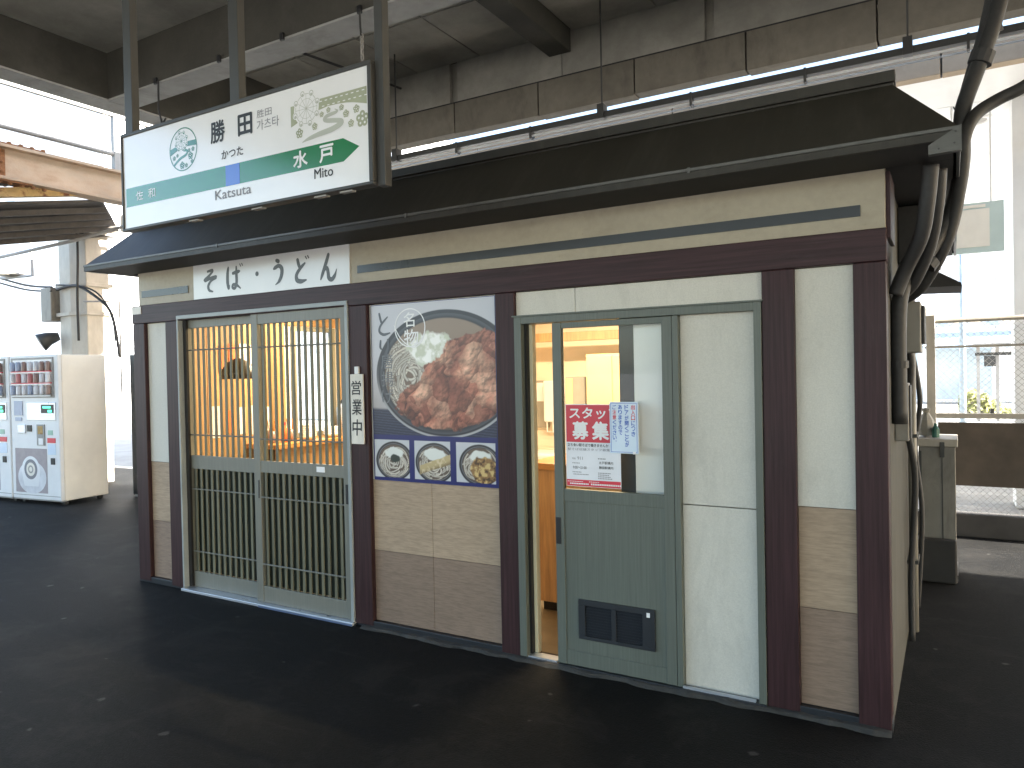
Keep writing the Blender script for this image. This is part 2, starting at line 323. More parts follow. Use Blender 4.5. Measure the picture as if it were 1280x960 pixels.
# ------------------------------------------------------------------ the setting
g = put('ground', MB().add([(-400, -400, -.03), (400, -400, -.03), (400, 400, -.03), (-400, 400, -.03)], [(0, 1, 2, 3)]), M['ground'], kind='structure')
pf = MB()
pf.box(-16, 24, -10.4, 4.3, -.6, 0)
put('platform_floor', pf, M['floor'], kind='structure')

# ------------------------------------------------------------------ noodle kiosk
K = thing('noodle_kiosk', 'timber-trimmed station noodle kiosk with cream panels, maroon posts and dark skirt roof', 'kiosk', (-2.7, 0, 0))
ZB, ZT = 1.925, 2.058
posts = [(-5.264, -5.128), (-4.879, -4.737), (-3.116, -2.976), (-2.079, -1.962), (-.71, -.575), (-.345, -.222)]
for a, b in posts: bx('post', M['post'], K, a, b, 0, .10, .015, ZB-.001, .004)
bx('lintel_beam', M['beam'], K, -5.268, -.219, -.004, .10, ZB, ZT, .004)
bx('fascia_panel', M['fascia'], K, -5.20, -.222, .010, .06, ZT+.001, 2.335)
bx('fascia_stripe', M['stripe'], K, -5.155, -4.618, .004, .011, 2.114, 2.164, 0)
bx('fascia_stripe', M['stripe'], K, -3.04, -.314, .004, .011, 2.115, 2.161, 0)
for x, z in ((-.78, 2.085), (-.30, 2.083), (-1.70, 2.085)):
    put('screw', MB().tube([(x, .012, z), (x, .0075, z)], .0055, 8), M['fascia'], K)
# narrow panel bays at both ends and the middle bay
for a, b in ((-5.128, -4.879), (-.575, -.345)):
    bx('cream_panel', M['cream'], K, a, b, .030, .08, .903, ZB-.002, 0)
    bx('wood_panel', M['woodtile'], K, a, b, .031, .08, .466, .900, .0015)
    bx('wood_panel', M['woodtile_dark'], K, a, b, .032, .08, .045, .464, .0015)
for a, b in ((-2.976, -2.5445), (-2.5425, -2.079)):
    bx('wood_panel', M['woodtile'], K, a, b, .031, .08, .466, .884, .0015)
    bx('wood_panel', M['woodtile_dark'], K, a, b, .032, .08, .045, .464, .0015)
bx('backing_panel', M['cream'], K, -2.976, -2.079, .032, .08, .886, ZB-.002, 0)
bx('transom_panel', M['cream'], K, -1.962, -1.6215, .024, .08, 1.795, ZB-.002, .001)
bx('transom_panel', M['cream'], K, -1.6185, -.71, .024, .08, 1.795, ZB-.002, .001)
# base
bx('base_sill', M['vent'], K, -5.268, -4.74, .004, .09, 0, .043, .003)
bx('base_sill', M['vent'], K, -3.112, -1.965, .004, .09, 0, .043, .003)
bx('base_sill', M['vent'], K, -.708, -.219, .004, .09, 0, .043, .003)
lipm = mat('cement_fillet', (.05, .049, .046), .9, .3, (14, 14, 14), .2, bump=.4, bscale=60)
def fillet(x0, x1, d):
    m = MB(); n = max(4, int((x1-x0)/.06)); pr = []
    for i in range(n+1):
        x = x0+(x1-x0)*i/n; w = d*(.6+.6*random.random()); h = .008+.01*random.random()
        pr.append(((x, .006, .001), (x, .006, h+.004), (x, -w*.55, h), (x, -w, .0008)))
    for i in range(n): m.add(list(pr[i])+list(pr[i+1]), [(1, 2, 6, 5), (2, 3, 7, 6)])
    put('cement_fillet', m, lipm, K)
fillet(-3.05, -.22, .045); fillet(-4.75, -3.1, .02)
# side, back walls, ceiling, floor
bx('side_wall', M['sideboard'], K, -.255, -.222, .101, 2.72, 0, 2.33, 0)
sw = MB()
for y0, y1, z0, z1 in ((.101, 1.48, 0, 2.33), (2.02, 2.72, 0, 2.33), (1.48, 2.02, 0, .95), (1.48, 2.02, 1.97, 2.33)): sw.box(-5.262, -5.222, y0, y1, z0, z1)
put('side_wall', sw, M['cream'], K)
bx('back_wall', M['kwall'], K, -5.221, -.256, 2.66, 2.72, 0, 2.33, 0)
bx('shop_ceiling', M['kwall'], K, -5.221, -.256, .101, 2.659, 2.24, 2.33, 0)
bx('shop_floor', M['intfloor'], K, -5.221, -.256, .101, 2.659, .004, .016, 0)
wf = MB()
for y0, y1, z0, z1 in ((1.48, 1.52, .95, 1.97), (1.98, 2.02, .95, 1.97), (1.52, 1.98, .95, .99), (1.52, 1.98, 1.93, 1.97)): wf.box(-5.21, -5.17, y0, y1, z0, z1)
wfo = put('side_window', wf, M['bronze'], K)
bx('pane', M['glass'], wfo, -5.245, -5.24, 1.481, 2.019, .951, 1.969, 0)
# roof: sloped metal skirt on four sides, ridge strip, lip and corner cap
ex0, ex1, ey0, ey1, ez = -5.355, .035, -.30, 3.0, 2.332
rx0, rx1, ry0, ry1, rz = -5.125, -.188, -.03, 2.73, 2.612
def slope(name, a, b, c, d):
    th = Vector((0, 0, -.018)); q = [Vector(p) for p in (a, b, c, d)]
    put(name, MB().add(q+[p+th for p in q], [(0, 1, 2, 3), (7, 6, 5, 4), (0, 4, 5, 1), (1, 5, 6, 2), (2, 6, 7, 3), (3, 7, 4, 0)]), M['roof'], K)
slope('roof_skirt', (ex0, ey0, ez), (ex1, ey0, ez), (rx1, ry0, rz), (rx0, ry0, rz))
slope('roof_skirt', (ex1, ey0, ez), (ex1, ey1, ez), (rx1, ry1, rz), (rx1, ry0, rz))
slope('roof_skirt', (ex0, ey1, ez), (ex0, ey0, ez), (rx0, ry0, rz), (rx0, ry1, rz))
slope('roof_skirt', (ex1, ey1, ez), (ex0, ey1, ez), (rx0, ry1, rz), (rx1, ry1, rz))
bx('roof_top', M['roof'], K, rx0-.004, rx1+.004, ry0+.002, ry1, rz-.012, rz+.045, .004)
bx('ridge_strip', M['roof'], K, rx0-.012, rx1+.010, ry0-.016, ry0+.05, rz+.010, rz+.055, .003)
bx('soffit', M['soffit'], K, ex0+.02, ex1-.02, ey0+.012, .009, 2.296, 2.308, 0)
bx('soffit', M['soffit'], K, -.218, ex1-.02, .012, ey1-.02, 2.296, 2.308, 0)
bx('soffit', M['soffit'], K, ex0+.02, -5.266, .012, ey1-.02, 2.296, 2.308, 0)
lp = MB()
lp.box(ex0, ex1, ey0-.008, ey0+.008, 2.323, 2.337); bx('gutter_edge', M['roof'], K, ex0+.002, ex1-.002, ey0-.004, ey0+.010, 2.293, 2.3228, .001)
put('roof_lip', lp, M['lip'], K, .002)
bx('roof_lip', M['lip'], K, ex1-.010, ex1+.004, ey0+.011, ey1, 2.293, 2.336, .002)
bx('roof_lip', M['lip'], K, ex0-.004, ex0+.010, ey0+.011, ey1, 2.293, 2.336, .002)
cc = MB().prism([(-.062, 2.279), (.040, 2.338), (.040, 2.249), (-.062, 2.246)], 'y', ey0-.013, ey0+.02)
cc.prism([(ey0+.0202, 2.249), (ey0+.10, 2.28), (ey0+.10, 2.338), (ey0+.0202, 2.338)], 'x', .028, .0405)
put('corner_cap', cc, M['lip'], K)
for dx, dz in ((.022, 2.315), (.018, 2.275), (-.03, 2.262)): put('rivet', MB().tube([(dx, ey0-.0128, dz), (dx, ey0-.0155, dz)], .0035, 8), M['steel'], K)
lj = MB()
for x in (-2.42, -.93, -3.9): lj.box(x-.006, x+.006, ey0-.0105, ey0-.0055, 2.316, 2.339)
put('lip_joint', lj, M['lip'], K)
# sliding lattice doors
def frame_bars(mb, x0, x1, z0, z1, y0, y1, l, r, rails):
    mb.box(x0, x0+l, y0, y1, z0, z1); mb.box(x1-r, x1, y0, y1, z0, z1)
    for a, b in rails: mb.box(x0+l, x1-r, y0+.003, y1-.003, a, b)
bx('jamb_dark_strip', M['black'], K, -1.9615, -1.908, .0305, .0595, .02, 1.79, 0)
bx('jamb_dark_strip', M['black'], K, -4.7218, -4.690, .030, .049, .021, 1.930, 0)  # solid black strip standing in for the deep shadow at the left jamb
fr = MB(); fr.box(-4.737, -3.116, -.012, .10, 1.932, 1.958); fr.box(-4.737, -4.722, -.010, .10, .02, 1.9318); fr.box(-3.140, -3.116, -.010, .10, .02, 1.9318)
put('door_frame', fr, mat('dull_grey_aluminium', (.30, .33, .33), .4, .1), K, .002)
bx('door_track', M['alu'], K, -4.735, -3.112, -.030, .10, .002, .0195, .002)
bx('door_track', mat('track_dull_blue', (.10, .14, .24), .4), K, -3.93, -3.112, -.036, -.031, .001, .012, .001)  # dull blue strip along the front of the track's right half
def lattice(x0, x1, y0, y1, l, r, n, rails, ups, lows, rods):
    m = MB(); frame_bars(m, x0, x1, .021, 1.931, y0, y1, l, r, rails)
    D = put('sliding_door', m, M['bronze'], K, .002)
    a, b = x0+l, x1-r; ym = y0+.012
    s0 = None; pitch = (b-a)/(n+.35)
    for zz in (ups, lows):
        first = None
        for i in range(n):
            xc = a+pitch*(i+.68)
            if first is None: first = bx('slat', M['slat'], D, xc-.0105, xc+.0105, ym-.002, ym+.008, zz[0], zz[1], .0015); fx = xc
            else: clone(first, xc-fx)
    for z in rods: put('cross_rod', MB().tube([(a, ym-.008, z), (b, ym-.008, z)], .0055, 6), M['bronze'], D)
    bx('pane', M['glass'], D, a, b, ym+.016, ym+.020, ups[0], ups[1], 0)
    bx('lower_board', M['backboard'], D, a, b, ym+.0165, ym+.024, lows[0], lows[1], 0)
    return D
DL = lattice(-4.720, -3.93, .050, .082, .022, .06, 12, [(1.868, 1.931), (.866, .962), (.021, .131)], (.962, 1.868), (.131, .866), (1.712, 1.108, .722, .275))
DR = lattice(-3.992, -3.142, .012, .044, .062, .055, 13, [(1.857, 1.931), (.881, .958), (.021, .129)], (.958, 1.857), (.129, .881), (1.705, 1.101, .717, .274))
bx('door_pull', M['black'], DR, -3.180, -3.160, .009, .0125, .725, .845, .003)
bx('door_pull', M['steel'], DR, -3.955, -3.942, .009, .0125, .71, .83, .003)
st = bx('label_sticker', M['whiteink'], DR, -3.422, -3.352, .0125, .0145, .909, .943, 0)
# second doorway
G = MB(); G.box(-1.962, -1.920, -.006, .030, .02, 1.792); G.box(-.745, -.712, -.006, .10, .02, 1.792); G.box(-1.9198, -.7452, -.006, .10, 1.755, 1.792)
put('door_frame', G, M['greenalu'], K, .002)
bx('frame_head', M['greenalu'], K, -1.972, -.704, -.012, .02, 1.7922, 1.800, .001)
bx('door_track', M['vent'], K, -1.918, -.712, -.012, .10, .002, .0195, .002)
bx('track_rail', M['alu'], K, -1.09, -.76, -.004, .010, .0197, .030, 0); bx('track_rail', M['alu'], K, -1.918, -1.75, .0, .06, .0196, .027, 0)
G2 = MB(); frame_bars(G2, -1.744, -1.118, .021, 1.752, .002, .034, .050, .050, [(1.722, 1.752), (.850, .912), (.021, .094)])
D2 = put('service_door', G2, M['greenalu'], K, .002)
bx('door_panel', M['greenalu'], D2, -1.694, -1.168, .010, .028, .094, .850, 0)
gl = bx('pane', M['glass'], D2, -1.694, -1.168, .014, .018, .912, 1.722, 0)
bx('door_pull', M['black'], D2, -1.740, -1.712, -.001, .0025, .63, .765, .003)
vf = MB(); vf.box(-1.622, -1.222, -.004, .012, .335, .362); vf.box(-1.622, -1.222, -.004, .012, .164, .182)
vf.box(-1.622, -1.585, -.004, .012, .1822, .3348); vf.box(-1.285, -1.222, -.004, .012, .1822, .3348); vf.box(-1.445, -1.420, -.004, .012, .1822, .3348)
V = put('door_vent', vf, M['vent'], D2, .002)
lv = MB()
for a, b in ((-1.585, -1.445), (-1.420, -1.285)):
    for i in range(11):
        z = .186+i*.0137; lv.prism([(z, -.001), (z+.0095, .010), (z+.0107, .010), (z+.0015, -.001)], 'x', a, b) if False else lv.add([(a, -.001, z), (b, -.001, z), (b, .009, z+.010), (a, .009, z+.010), (a, .001, z-.0012), (b, .001, z-.0012), (b, .0105, z+.0088), (a, .0105, z+.0088)], [(0, 1, 2, 3), (7, 6, 5, 4), (0, 4, 5, 1), (3, 2, 6, 7), (0, 3, 7, 4), (1, 5, 6, 2)])
put('vent_louvres', lv, M['vent'], D2, kind='stuff')
bx('vent_sticker', M['whiteink'], D2, -1.262, -1.245, -.006, -.0045, .325, .347, 0)
bx('meeting_stile', M['greenalu'], K, -1.118+.002, -1.088, .001, .050, .021, 1.754, .002)
wz = [(.021, .870), (.875, 1.7545)]
for a, b in wz: bx('fixed_panel', M['cream'], K, -1.087, -.746, .034, .075, a, b, .001)
# things just inside the second doorway: cream jamb, grey pocket panel
bx('inner_jamb', M['creamjamb'], K, -1.9615, -1.890, .060, .100, .020, 1.79, .003)
bx('pocket_panel', M['whitepanel'], K, -1.335, -.80, .078, .096, .10, 1.79, 0)
bx('pocket_panel_edge', M['vent'], K, -1.412, -1.336, .076, .098, .10, 1.79, .002)
# wooden lining of the dining side, pieces one by one
pw = .118; i = 0; first = None; y = .12
while y < 2.62:
    z0s = [(.02, 2.235)]
    if y+pw > 1.47 and y < 2.03: z0s = [(.02, .94), (1.98, 2.235)]
    for a, b in z0s: bx('lining_plank', M['orangewood'], K, -5.219, -5.205, y, min(y+pw-.006, 2.655), a, b, .002)
    y += pw
for k in range(11):
    x = -5.2+k*.155; bx('lining_plank', M['orangewood'], K, x, x+.148, 2.640, 2.655, .02, 2.235, .002)
bx('partition_wall', M['kwall'], K, -3.52, -3.46, 1.0, 2.638, .02, 2.235, 0)
bx('ceiling_rail', M['orangewood'], K, -3.2, -2.2, 2.30, 2.36, 1.765, 1.84, .003)
"""lamps"""
def lamp(x, y, lab, e):
    t = thing('ceiling_lamp', lab, 'ceiling lamp', (x, y, 2.235), 'fluorescent lamps inside the kiosk')
    bx('lamp_body', M['white'], t, x-.62, x+.62, y-.06, y+.06, 2.205, 2.235, .004)
    put('lamp_tube', MB().tube([(x-.58, y, 2.18), (x+.58, y, 2.18)], .016, 10), M['tube'], t, smooth=True)
    d = bpy.data.lights.new('lamp_light', 'AREA'); d.shape = 'RECTANGLE'; d.size = 1.15; d.size_y = .06; d.energy = e; d.color = (1, .80, .52)
    o = bpy.data.objects.new('lamp_light', d); COL.objects.link(o); o.parent = t; o.location = (0, 0, -.075)
lamp(-4.35, 1.35, 'warm lit fluorescent ceiling lamp over the dining side behind the lattice doors', 11)
lamp(-2.25, 1.45, 'warm lit fluorescent ceiling lamp over the kitchen side behind the service door', 8.5)
# furniture and fittings inside
t = thing('eating_counter', 'orange wood stand-up counter under the bright window inside the kiosk', 'counter', (-5.0, 1.5, 0))
bx('counter_top', M['counterwood'], t, -5.20, -4.82, .95, 2.6, .905, .945, .004); bx('counter_front', M['orangewood'], t, -4.90, -4.87, 1.0, 2.58, .02, .904, 0)
t = thing('service_counter', 'orange wood counter cabinet just inside the half-open service door', 'counter', (-2.0, 1.2, 0))
bx('counter_top', M['counterwood'], t, -2.29, -1.62, .66, 1.9, .905, .945, .004)
bx('cabinet_body', M['orangewood'], t, -2.25, -1.66, .70, 1.86, .08, .904, .003); bx('plinth', M['black'], t, -2.22, -1.69, .74, 1.84, .017, .079, 0)
bx('cabinet_handle', M['steel'], t, -2.262, -2.252, .75, .80, .62, .74, .002)
t = thing('steel_locker', 'pale yellow steel locker against the kitchen wall seen through the service door', 'locker', (-2.4, 2.4, .016))
bx('locker_body', M['locker'], t, -2.575, -2.10, 2.2, 2.6, .05, 1.645, .006); bx('locker_door', M['locker'], t, -2.57, -2.345, 2.19, 2.199, .07, 1.63, .004); bx('locker_door', M['locker'], t, -2.335, -2.105, 2.19, 2.199, .07, 1.63, .004)
bx('locker_base', M['black'], t, -2.56, -2.12, 2.22, 2.6, .017, .049, 0)
t = thing('wall_box', 'grey steel box on the kitchen wall left of the yellow locker', 'box', (-2.75, 2.5, 1.24))
bx('box_body', M['kgrey'], t, -2.84, -2.66, 2.35, 2.655, 1.19, 1.46, .004); bx('box_door', M['locker'], t, -2.83, -2.77, 2.34, 2.349, 1.20, 1.45, .002)
t = thing('towel_dispenser', 'white wall dispenser with pull loop and pasted notice in the kitchen', 'dispenser', (-3.1, 2.6, 1.05))
bx('backplate', M['kgrey'], t, -3.29, -3.16, 2.63, 2.655, 1.0, 1.43, .003); bx('dispenser_body', M['white'], t, -3.15, -3.02, 2.52, 2.655, 1.06, 1.43, .012); bx('notice', M['whiteink'], t, -3.275, -3.175, 2.624, 2.629, 1.24, 1.41, 0)
put('pull_loop', MB().tube([(-3.12, 2.53, 1.06), (-3.12, 2.53, .97), (-3.06, 2.53, .97), (-3.06, 2.53, 1.06)], .006, 6), M['white'], t)
t = thing('sink_unit', 'white basin unit under the dispenser on the kitchen wall', 'sink', (-3.1, 2.5, .016))
bx('sink_bowl', M['white'], t, -3.40, -2.66, 2.3, 2.638, .62, .80, .02); bx('sink_cabinet', M['kgrey'], t, -3.38, -2.68, 2.33, 2.638, .02, .619, .003)
t = thing('pendant_lamp', 'dark round pendant shade hanging behind the left lattice door', 'lamp', (-4.72, .50, 2.235))
put('lamp_cord', MB().tube([(-4.72, .5, 2.235), (-4.72, .5, 1.64)], .006, 6), M['cable'], t); put('lamp_shade', MB().lathe([(.02, 1.66), (.05, 1.645), (.09, 1.62), (.13, 1.56), (.135, 1.50), (.125, 1.50), (.11, 1.55)], (-4.72, .5, 0), 24), M['lampshade'], t, smooth=True)
strips = [(.70, 1.78, 1.55), (.80, 1.80, 1.56), (.91, 1.80, 1.58), (1.02, 1.79, 1.56), (.62, 1.28, 1.02), (.76, 1.24, 1.05), (.88, 1.26, 1.03), (1.02, 1.27, 1.02), (1.14, 1.25, 1.04)]
for i, (y, a, b) in enumerate(strips):
    o = bx('menu_strip', M['redstrip'] if i in (0, 1, 5) else M['whiteink'], None, -5.204, -5.1985, y, y+.075, b, a, 0)
    where = ('nearest the door in the upper row', 'second from the door in the upper row', 'third from the door in the upper row', 'nearest the window in the upper row', 'nearest the door in the lower row', 'second from the door in the lower row', 'middle of the lower row', 'second from the window in the lower row', 'nearest the window in the lower row')[i]
    tag(o, ('orange-red' if i in (0, 1, 5) else 'white')+' menu strip on the wooden wall, '+where, 'menu strip', 'menu strips on the dining wall')
def crockery():
    for i, (x, y, n) in enumerate(((-4.97, 1.45, 6), (-4.95, 1.72, 4), (-4.98, 2.25, 7))):
        t = thing('bowl_stack', ('tall stack of pale bowls on the counter below the window', 'short stack of pale bowls on the counter below the window', 'stack of pale bowls at the far end of the counter')[i], 'bowls', (x, y, .945), 'bowl stacks on the counter')
        b0 = put('bowl', MB().lathe([(.03, 0), (.06, .015), (.075, .04), (.072, .04), (.055, .018), (0, .012)], (x, y, .946), 16), M['white'], t, smooth=True)
        for k in range(1, n): clone(b0, 0, 0, k*.019)
    for i, (x, y) in enumerate(((-5.02, 1.08), (-5.03, 1.30))):
        t = thing('chopstick_holder', ('dark chopstick holder at the near end of the counter', 'dark chopstick holder beside the tall bowl stack')[i], 'holder', (x, y, .945), 'chopstick holders on the counter')
        put('holder_cup', MB().lathe([(0, 0), (.035, 0), (.04, .10), (.035, .10), (.03, .01)], (x, y, .946), 12), M['candark'], t, smooth=True)
        for k in range(6): put('chopstick', MB().tube([(x+.01*math.cos(k), y+.01*math.sin(k), .96), (x+.035*math.cos(k), y+.035*math.sin(k), 1.14)], .004, 5), M['counterwood'], t)
    t = thing('water_urn', 'steel water urn with black lid at the end of the counter', 'urn', (-4.98, 1.98, .945)); put('urn_body', MB().lathe([(0, 0), (.11, 0), (.11, .26), (.09, .30), (0, .30)], (-4.98, 1.98, .946), 20), M['alu'], t, smooth=True); put('urn_lid', MB().lathe([(.09, .301), (.085, .33), (.02, .345), (.02, .37), (0, .37)], (-4.98, 1.98, .946), 16), M['black'], t, smooth=True)
crockery()
t = thing('sauce_bottle', 'red-capped sauce bottle on the counter behind the right lattice door', 'bottle', (-4.98, 1.18, .945))
put('bottle_body', MB().lathe([(0, 0), (.03, 0), (.03, .11), (.012, .14), (.012, .15)], (-4.98, 1.18, .945), 12), M['redstrip'], t, smooth=True); put('bottle_cap', MB().lathe([(.014, .15), (.014, .175), (0, .175)], (-4.98, 1.18, .945), 12), M['red'], t)

# ------------------------------------------------------------------ signs and prints on the front
def soba_sign():
    t = thing('shop_sign', 'white sign sheet with brushed slate lettering above the lattice doors', 'sign', (-3.83, 0, 2.18))
    bx('sign_sheet', M['sheet'], t, -4.552, -3.10, .003, .0098, ZT+.002, 2.31, 0)
    so = [(.28, .9, 1), (.68, .93, .9), (.50, .76, .7), (.10, .54, 1), (.50, .60, .9), (.93, .63, 1), (.58, .50, .7), (.36, .30, .9), (.42, .10, 1.1), (.70, .02, 1)]
    u = [[(.38, .98, .6), (.50, .94, 1.1), (.64, .88, .9)], [(.22, .62, .6), (.36, .68, 1), (.58, .74, 1), (.76, .62, 1.2), (.74, .36, 1.1), (.58, .13, .9), (.34, .0, .5)]]
    do = [[(.30, .94, .8), (.36, .74, 1), (.44, .56, .9)], [(.78, .74, .7), (.46, .54, .9), (.24, .32, 1), (.26, .12, 1.2), (.50, .05, 1.1), (.84, .09, .9)], [(.78, .98, .7), (.87, .86, .9)], [(.91, 1.0, .7), (1.0, .88, .9)]]
    n = [[(.56, .98, .8), (.42, .68, 1), (.08, .03, .9)], [(.12, .12, .5), (.30, .40, .9), (.44, .44, 1), (.50, .28, 1), (.54, .08, 1.1), (.70, .02, 1.1), (.86, .16, .9), (.97, .38, .5)]]
    ba = [[(.16, .93, .7), (.10, .66, 1), (.09, .32, 1.1), (.15, .08, .8), (.21, .22, .4)], [(.36, .64, .7), (.58, .67, 1), (.84, .71, .8)], [(.62, .92, .8), (.62, .6, 1), (.62, .28, 1), (.52, .08, .9), (.38, .10, .8), (.42, .21, .8), (.64, .17, .9), (.86, .03, .9)], [(.82, .99, .6), (.89, .87, .9)], [(.93, 1.0, .6), (1.0, .89, .9)]]
    G = [([so], -4.445, -4.300, 2.098, 2.258), (ba, -4.210, -4.040, 2.097, 2.270), (u, -3.785, -3.640, 2.100, 2.262), (do, -3.578, -3.432, 2.096, 2.262), (n, -3.350, -3.197, 2.093, 2.262)]
    for st, x0, x1, z0, z1 in G:
        f = Flat()
        for s in st: f.stroke([(p[0]*(x1-x0), p[1]*(z1-z0), p[2]) for p in s], .026, (.55, .35))
        emitflat('brush_character', f, M['brush'], t, (x0, .003, z0), lift=.0012)
    emitflat('brush_dot', Flat().disc(0, 0, .016), M['brush'], t, (-3.905, .003, 2.186), lift=.0012)
soba_sign()
t = thing('opening_plaque', 'narrow vertical white plaque hung on the post beside the lattice doors', 'plaque', (-3.048, -.02, 1.3))
put('board', MB().box(-3.098, -2.999, -.016, -.006, 1.098, 1.515), M['tag'], t, .002); bx('hook', M['white'], t, -3.066, -3.034, -.014, -.0005, 1.5155, 1.560, .003)
for ch, z0, z1 in (('営', 1.392, 1.475), ('業', 1.272, 1.365), ('中', 1.150, 1.245)): text('brush_character', ch, M['ink'], t, (0, -.016, 0), (-3.086, -3.012, z0, z1), bold=.012, shear=.06)
tag(bx('label_plate', M['tag'], None, -5.262, -5.150, -.0075, -.0042, 1.995, 2.050, 0), 'small pale square plate on the left end of the lintel', 'plate')

def noise2(h, w, cell, seed):
    r = np.random.default_rng(seed); gh, gw = int(h/cell)+3, int(w/cell)+3; gr = r.random((gh, gw))
    yy, xx = np.mgrid[0:h, 0:w]/cell; y0, x0 = yy.astype(int), xx.astype(int); fy, fx = yy-y0, xx-x0; fy = fy*fy*(3-2*fy); fx = fx*fx*(3-2*fx)
    return (gr[y0, x0]*(1-fy)+gr[y0+1, x0]*fy)*(1-fx)+(gr[y0, x0+1]*(1-fy)+gr[y0+1, x0+1]*fy)*fx
def fbm(h, w, cell, seed, o=4): return sum(noise2(h, w, max(cell/2**k, 1.01), seed+k)*.5**k for k in range(o))/sum(.5**k for k in range(o))
def lin(c): c = np.asarray(c, float)/255; return np.where(c < .04045, c/12.92, ((c+.055)/1.055)**2.4)
def paint_poster():
    w, h = 300, 354
    yy, xx = np.mgrid[0:h, 0:w]; s = (xx+.5)/w; v = (yy+.5)/h          # v up
    img = np.zeros((h, w, 3)); A_ = h/w
    def mixin(mask, col): img[:] = img*(1-mask[..., None])+np.asarray(col)*mask[..., None]
    def sm(a, b, x): t = np.clip((x-a)/(b-a), 0, 1); return t*t*(3-2*t)
    def ell(cx, cy, rx, ry): return np.sqrt(((s-cx)/rx)**2+((v-cy)/ry)**2)
    n1, n2, n3 = fbm(h, w, 36, 1), fbm(h, w, 12, 20), fbm(h, w, 80, 40)
    img[:] = lin((196, 197, 204)); mixin(sm(.70, .35, v)*sm(.4, 0, s)*.55, lin((150, 135, 122)))
    cl = sm(.405, .385, v+.03*(s-.5)); mixin(cl, lin((26, 34, 62))); mixin(cl*(np.sin(v*420+s*24) > .2)*.45, lin((66, 78, 104)))
    E = ell(.60, .60, .565, .352)
    mixin(sm(1.0, .988, E), lin((36, 38, 48))); mixin(sm(1.0, .99, E)*sm(.955, .975, E)*sm(.70, .35, v)*.85, lin((186, 186, 188))); mixin(sm(.94, .93, E)*sm(.86, .93, E)*.5, lin((92, 96, 104)))
    A = sm(.875, .85, E); mixin(A, lin((118, 98, 84))); mixin(A*sm(.62, .85, v)*.5, lin((170, 152, 134))); mixin(A*sm(.5, .35, v)*.6, lin((70, 52, 44)))
    rg = np.random.default_rng(11)
    def strand(pts, wd, mask, tone):
        """stamp one noodle along pts (s, v) of half width wd"""
        pts = np.asarray(pts); x0, x1 = int((pts[:, 0].min()-.02)*w), int((pts[:, 0].max()+.02)*w)+1; y0, y1 = int((pts[:, 1].min()-.02)*h), int((pts[:, 1].max()+.02)*h)+1
        x0, y0, x1, y1 = max(0, x0), max(0, y0), min(w, x1), min(h, y1)
        if x1 <= x0 or y1 <= y0: return
        S, V = s[y0:y1, x0:x1], v[y0:y1, x0:x1]; d = np.full(S.shape, 9.)
        for p in pts: d = np.minimum(d, np.hypot(S-p[0], (V-p[1])*A_))
        mk = mask[y0:y1, x0:x1]; sub = img[y0:y1, x0:x1]
        for lo, hi, c, k in ((1.5, 1.15, (92, 78, 68), .7), (1.1, .8, tone, 1.), (.5, .1, (238, 234, 226), .6)):
            q = (sm(lo*wd, hi*wd, d)*mk*k)[..., None]; sub[:] = sub*(1-q)+lin(c)*q
    def nest(cx, cy, rx, ry, mask, n, wd, seed):
        r2 = np.random.default_rng(seed)
        for _ in range(n):
            a0 = r2.uniform(0, 6.28); ln = r2.uniform(1.0, 2.6); k = r2.uniform(.15, 1.0); ox, oy = r2.normal(0, .10, 2); t = np.linspace(0, ln, 26)
            rr = k*(1+.12*np.sin(t*2.3+r2.uniform(0, 6)))
            g = r2.uniform(.82, 1.05); strand(np.stack([cx+ox*rx+rr*rx*np.cos(a0+t), cy+oy*ry+rr*ry*np.sin(a0+t)], 1), wd*r2.uniform(.8, 1.2), mask, tuple(np.array((202, 194, 180))*g))
    nest(.34, .59, .23, .22, A*sm(1.15, 1.0, ell(.34, .59, .26, .26)), 130, .0085, 5)
    lm = sm(1.05, .85, ell(.50, .74, .19, .095)+.5*(n2-.5)); mixin(lm*A, lin((226, 228, 216))); mixin(lm*A*sm(.48, .60, n2), lin((252, 252, 247))); mixin(lm*A*sm(.45, .36, n2)*.6, lin((188, 194, 166)))
    # fried chicken: overlapping lumps, lit from the upper left as in the printed picture
    km = np.zeros((h, w))
    for cx, cy, rx, ry in ((.42, .45, .21, .115), (.55, .40, .26, .10), (.80, .62, .25, .17), (.70, .45, .30, .14), (.90, .74, .18, .085), (.62, .55, .22, .12), (.92, .55, .22, .2)): km = np.maximum(km, sm(1.05, .97, ell(cx, cy, rx, ry)+.5*(n1-.5)+.35*(n2-.5)))
    km *= sm(.93, .91, E)
    H = np.zeros((h, w)); T = np.zeros((h, w))
    wx, wy = .07*(fbm(h, w, 24, 61, 2)-.5), .07*(fbm(h, w, 24, 71, 2)-.5)
    for _ in range(190):
        cx, cy = rg.uniform(.18, 1.02), rg.uniform(.28, .84); r = rg.choice([.03, .05, .075, .11], p=[.30, .32, .24, .14])*rg.uniform(.8, 1.2); th = rg.uniform(0, 3.14); e = rg.uniform(.6, 1)
        dx, dy = (s-cx)+wx, (v-cy)*A_+wy; u = (dx*np.cos(th)+dy*np.sin(th))/r; q = (-dx*np.sin(th)+dy*np.cos(th))/(r*e); hh = 1-u*u-q*q
        z = np.where(hh > 0, np.sqrt(np.maximum(hh, 0))*r*.55+rg.uniform(0, .03), 0); T = np.where(z > H, rg.uniform(0, 1), T); H = np.maximum(H, z)
    H = H+.040*(fbm(h, w, 14, 33, 2)-.5)+.012*(fbm(h, w, 5, 90, 2)-.5); gy, gx = np.gradient(H*w); nl = np.clip((-gx*-.45-gy*.62+.75)/np.sqrt(1+gx*gx+gy*gy), 0, 1.3)
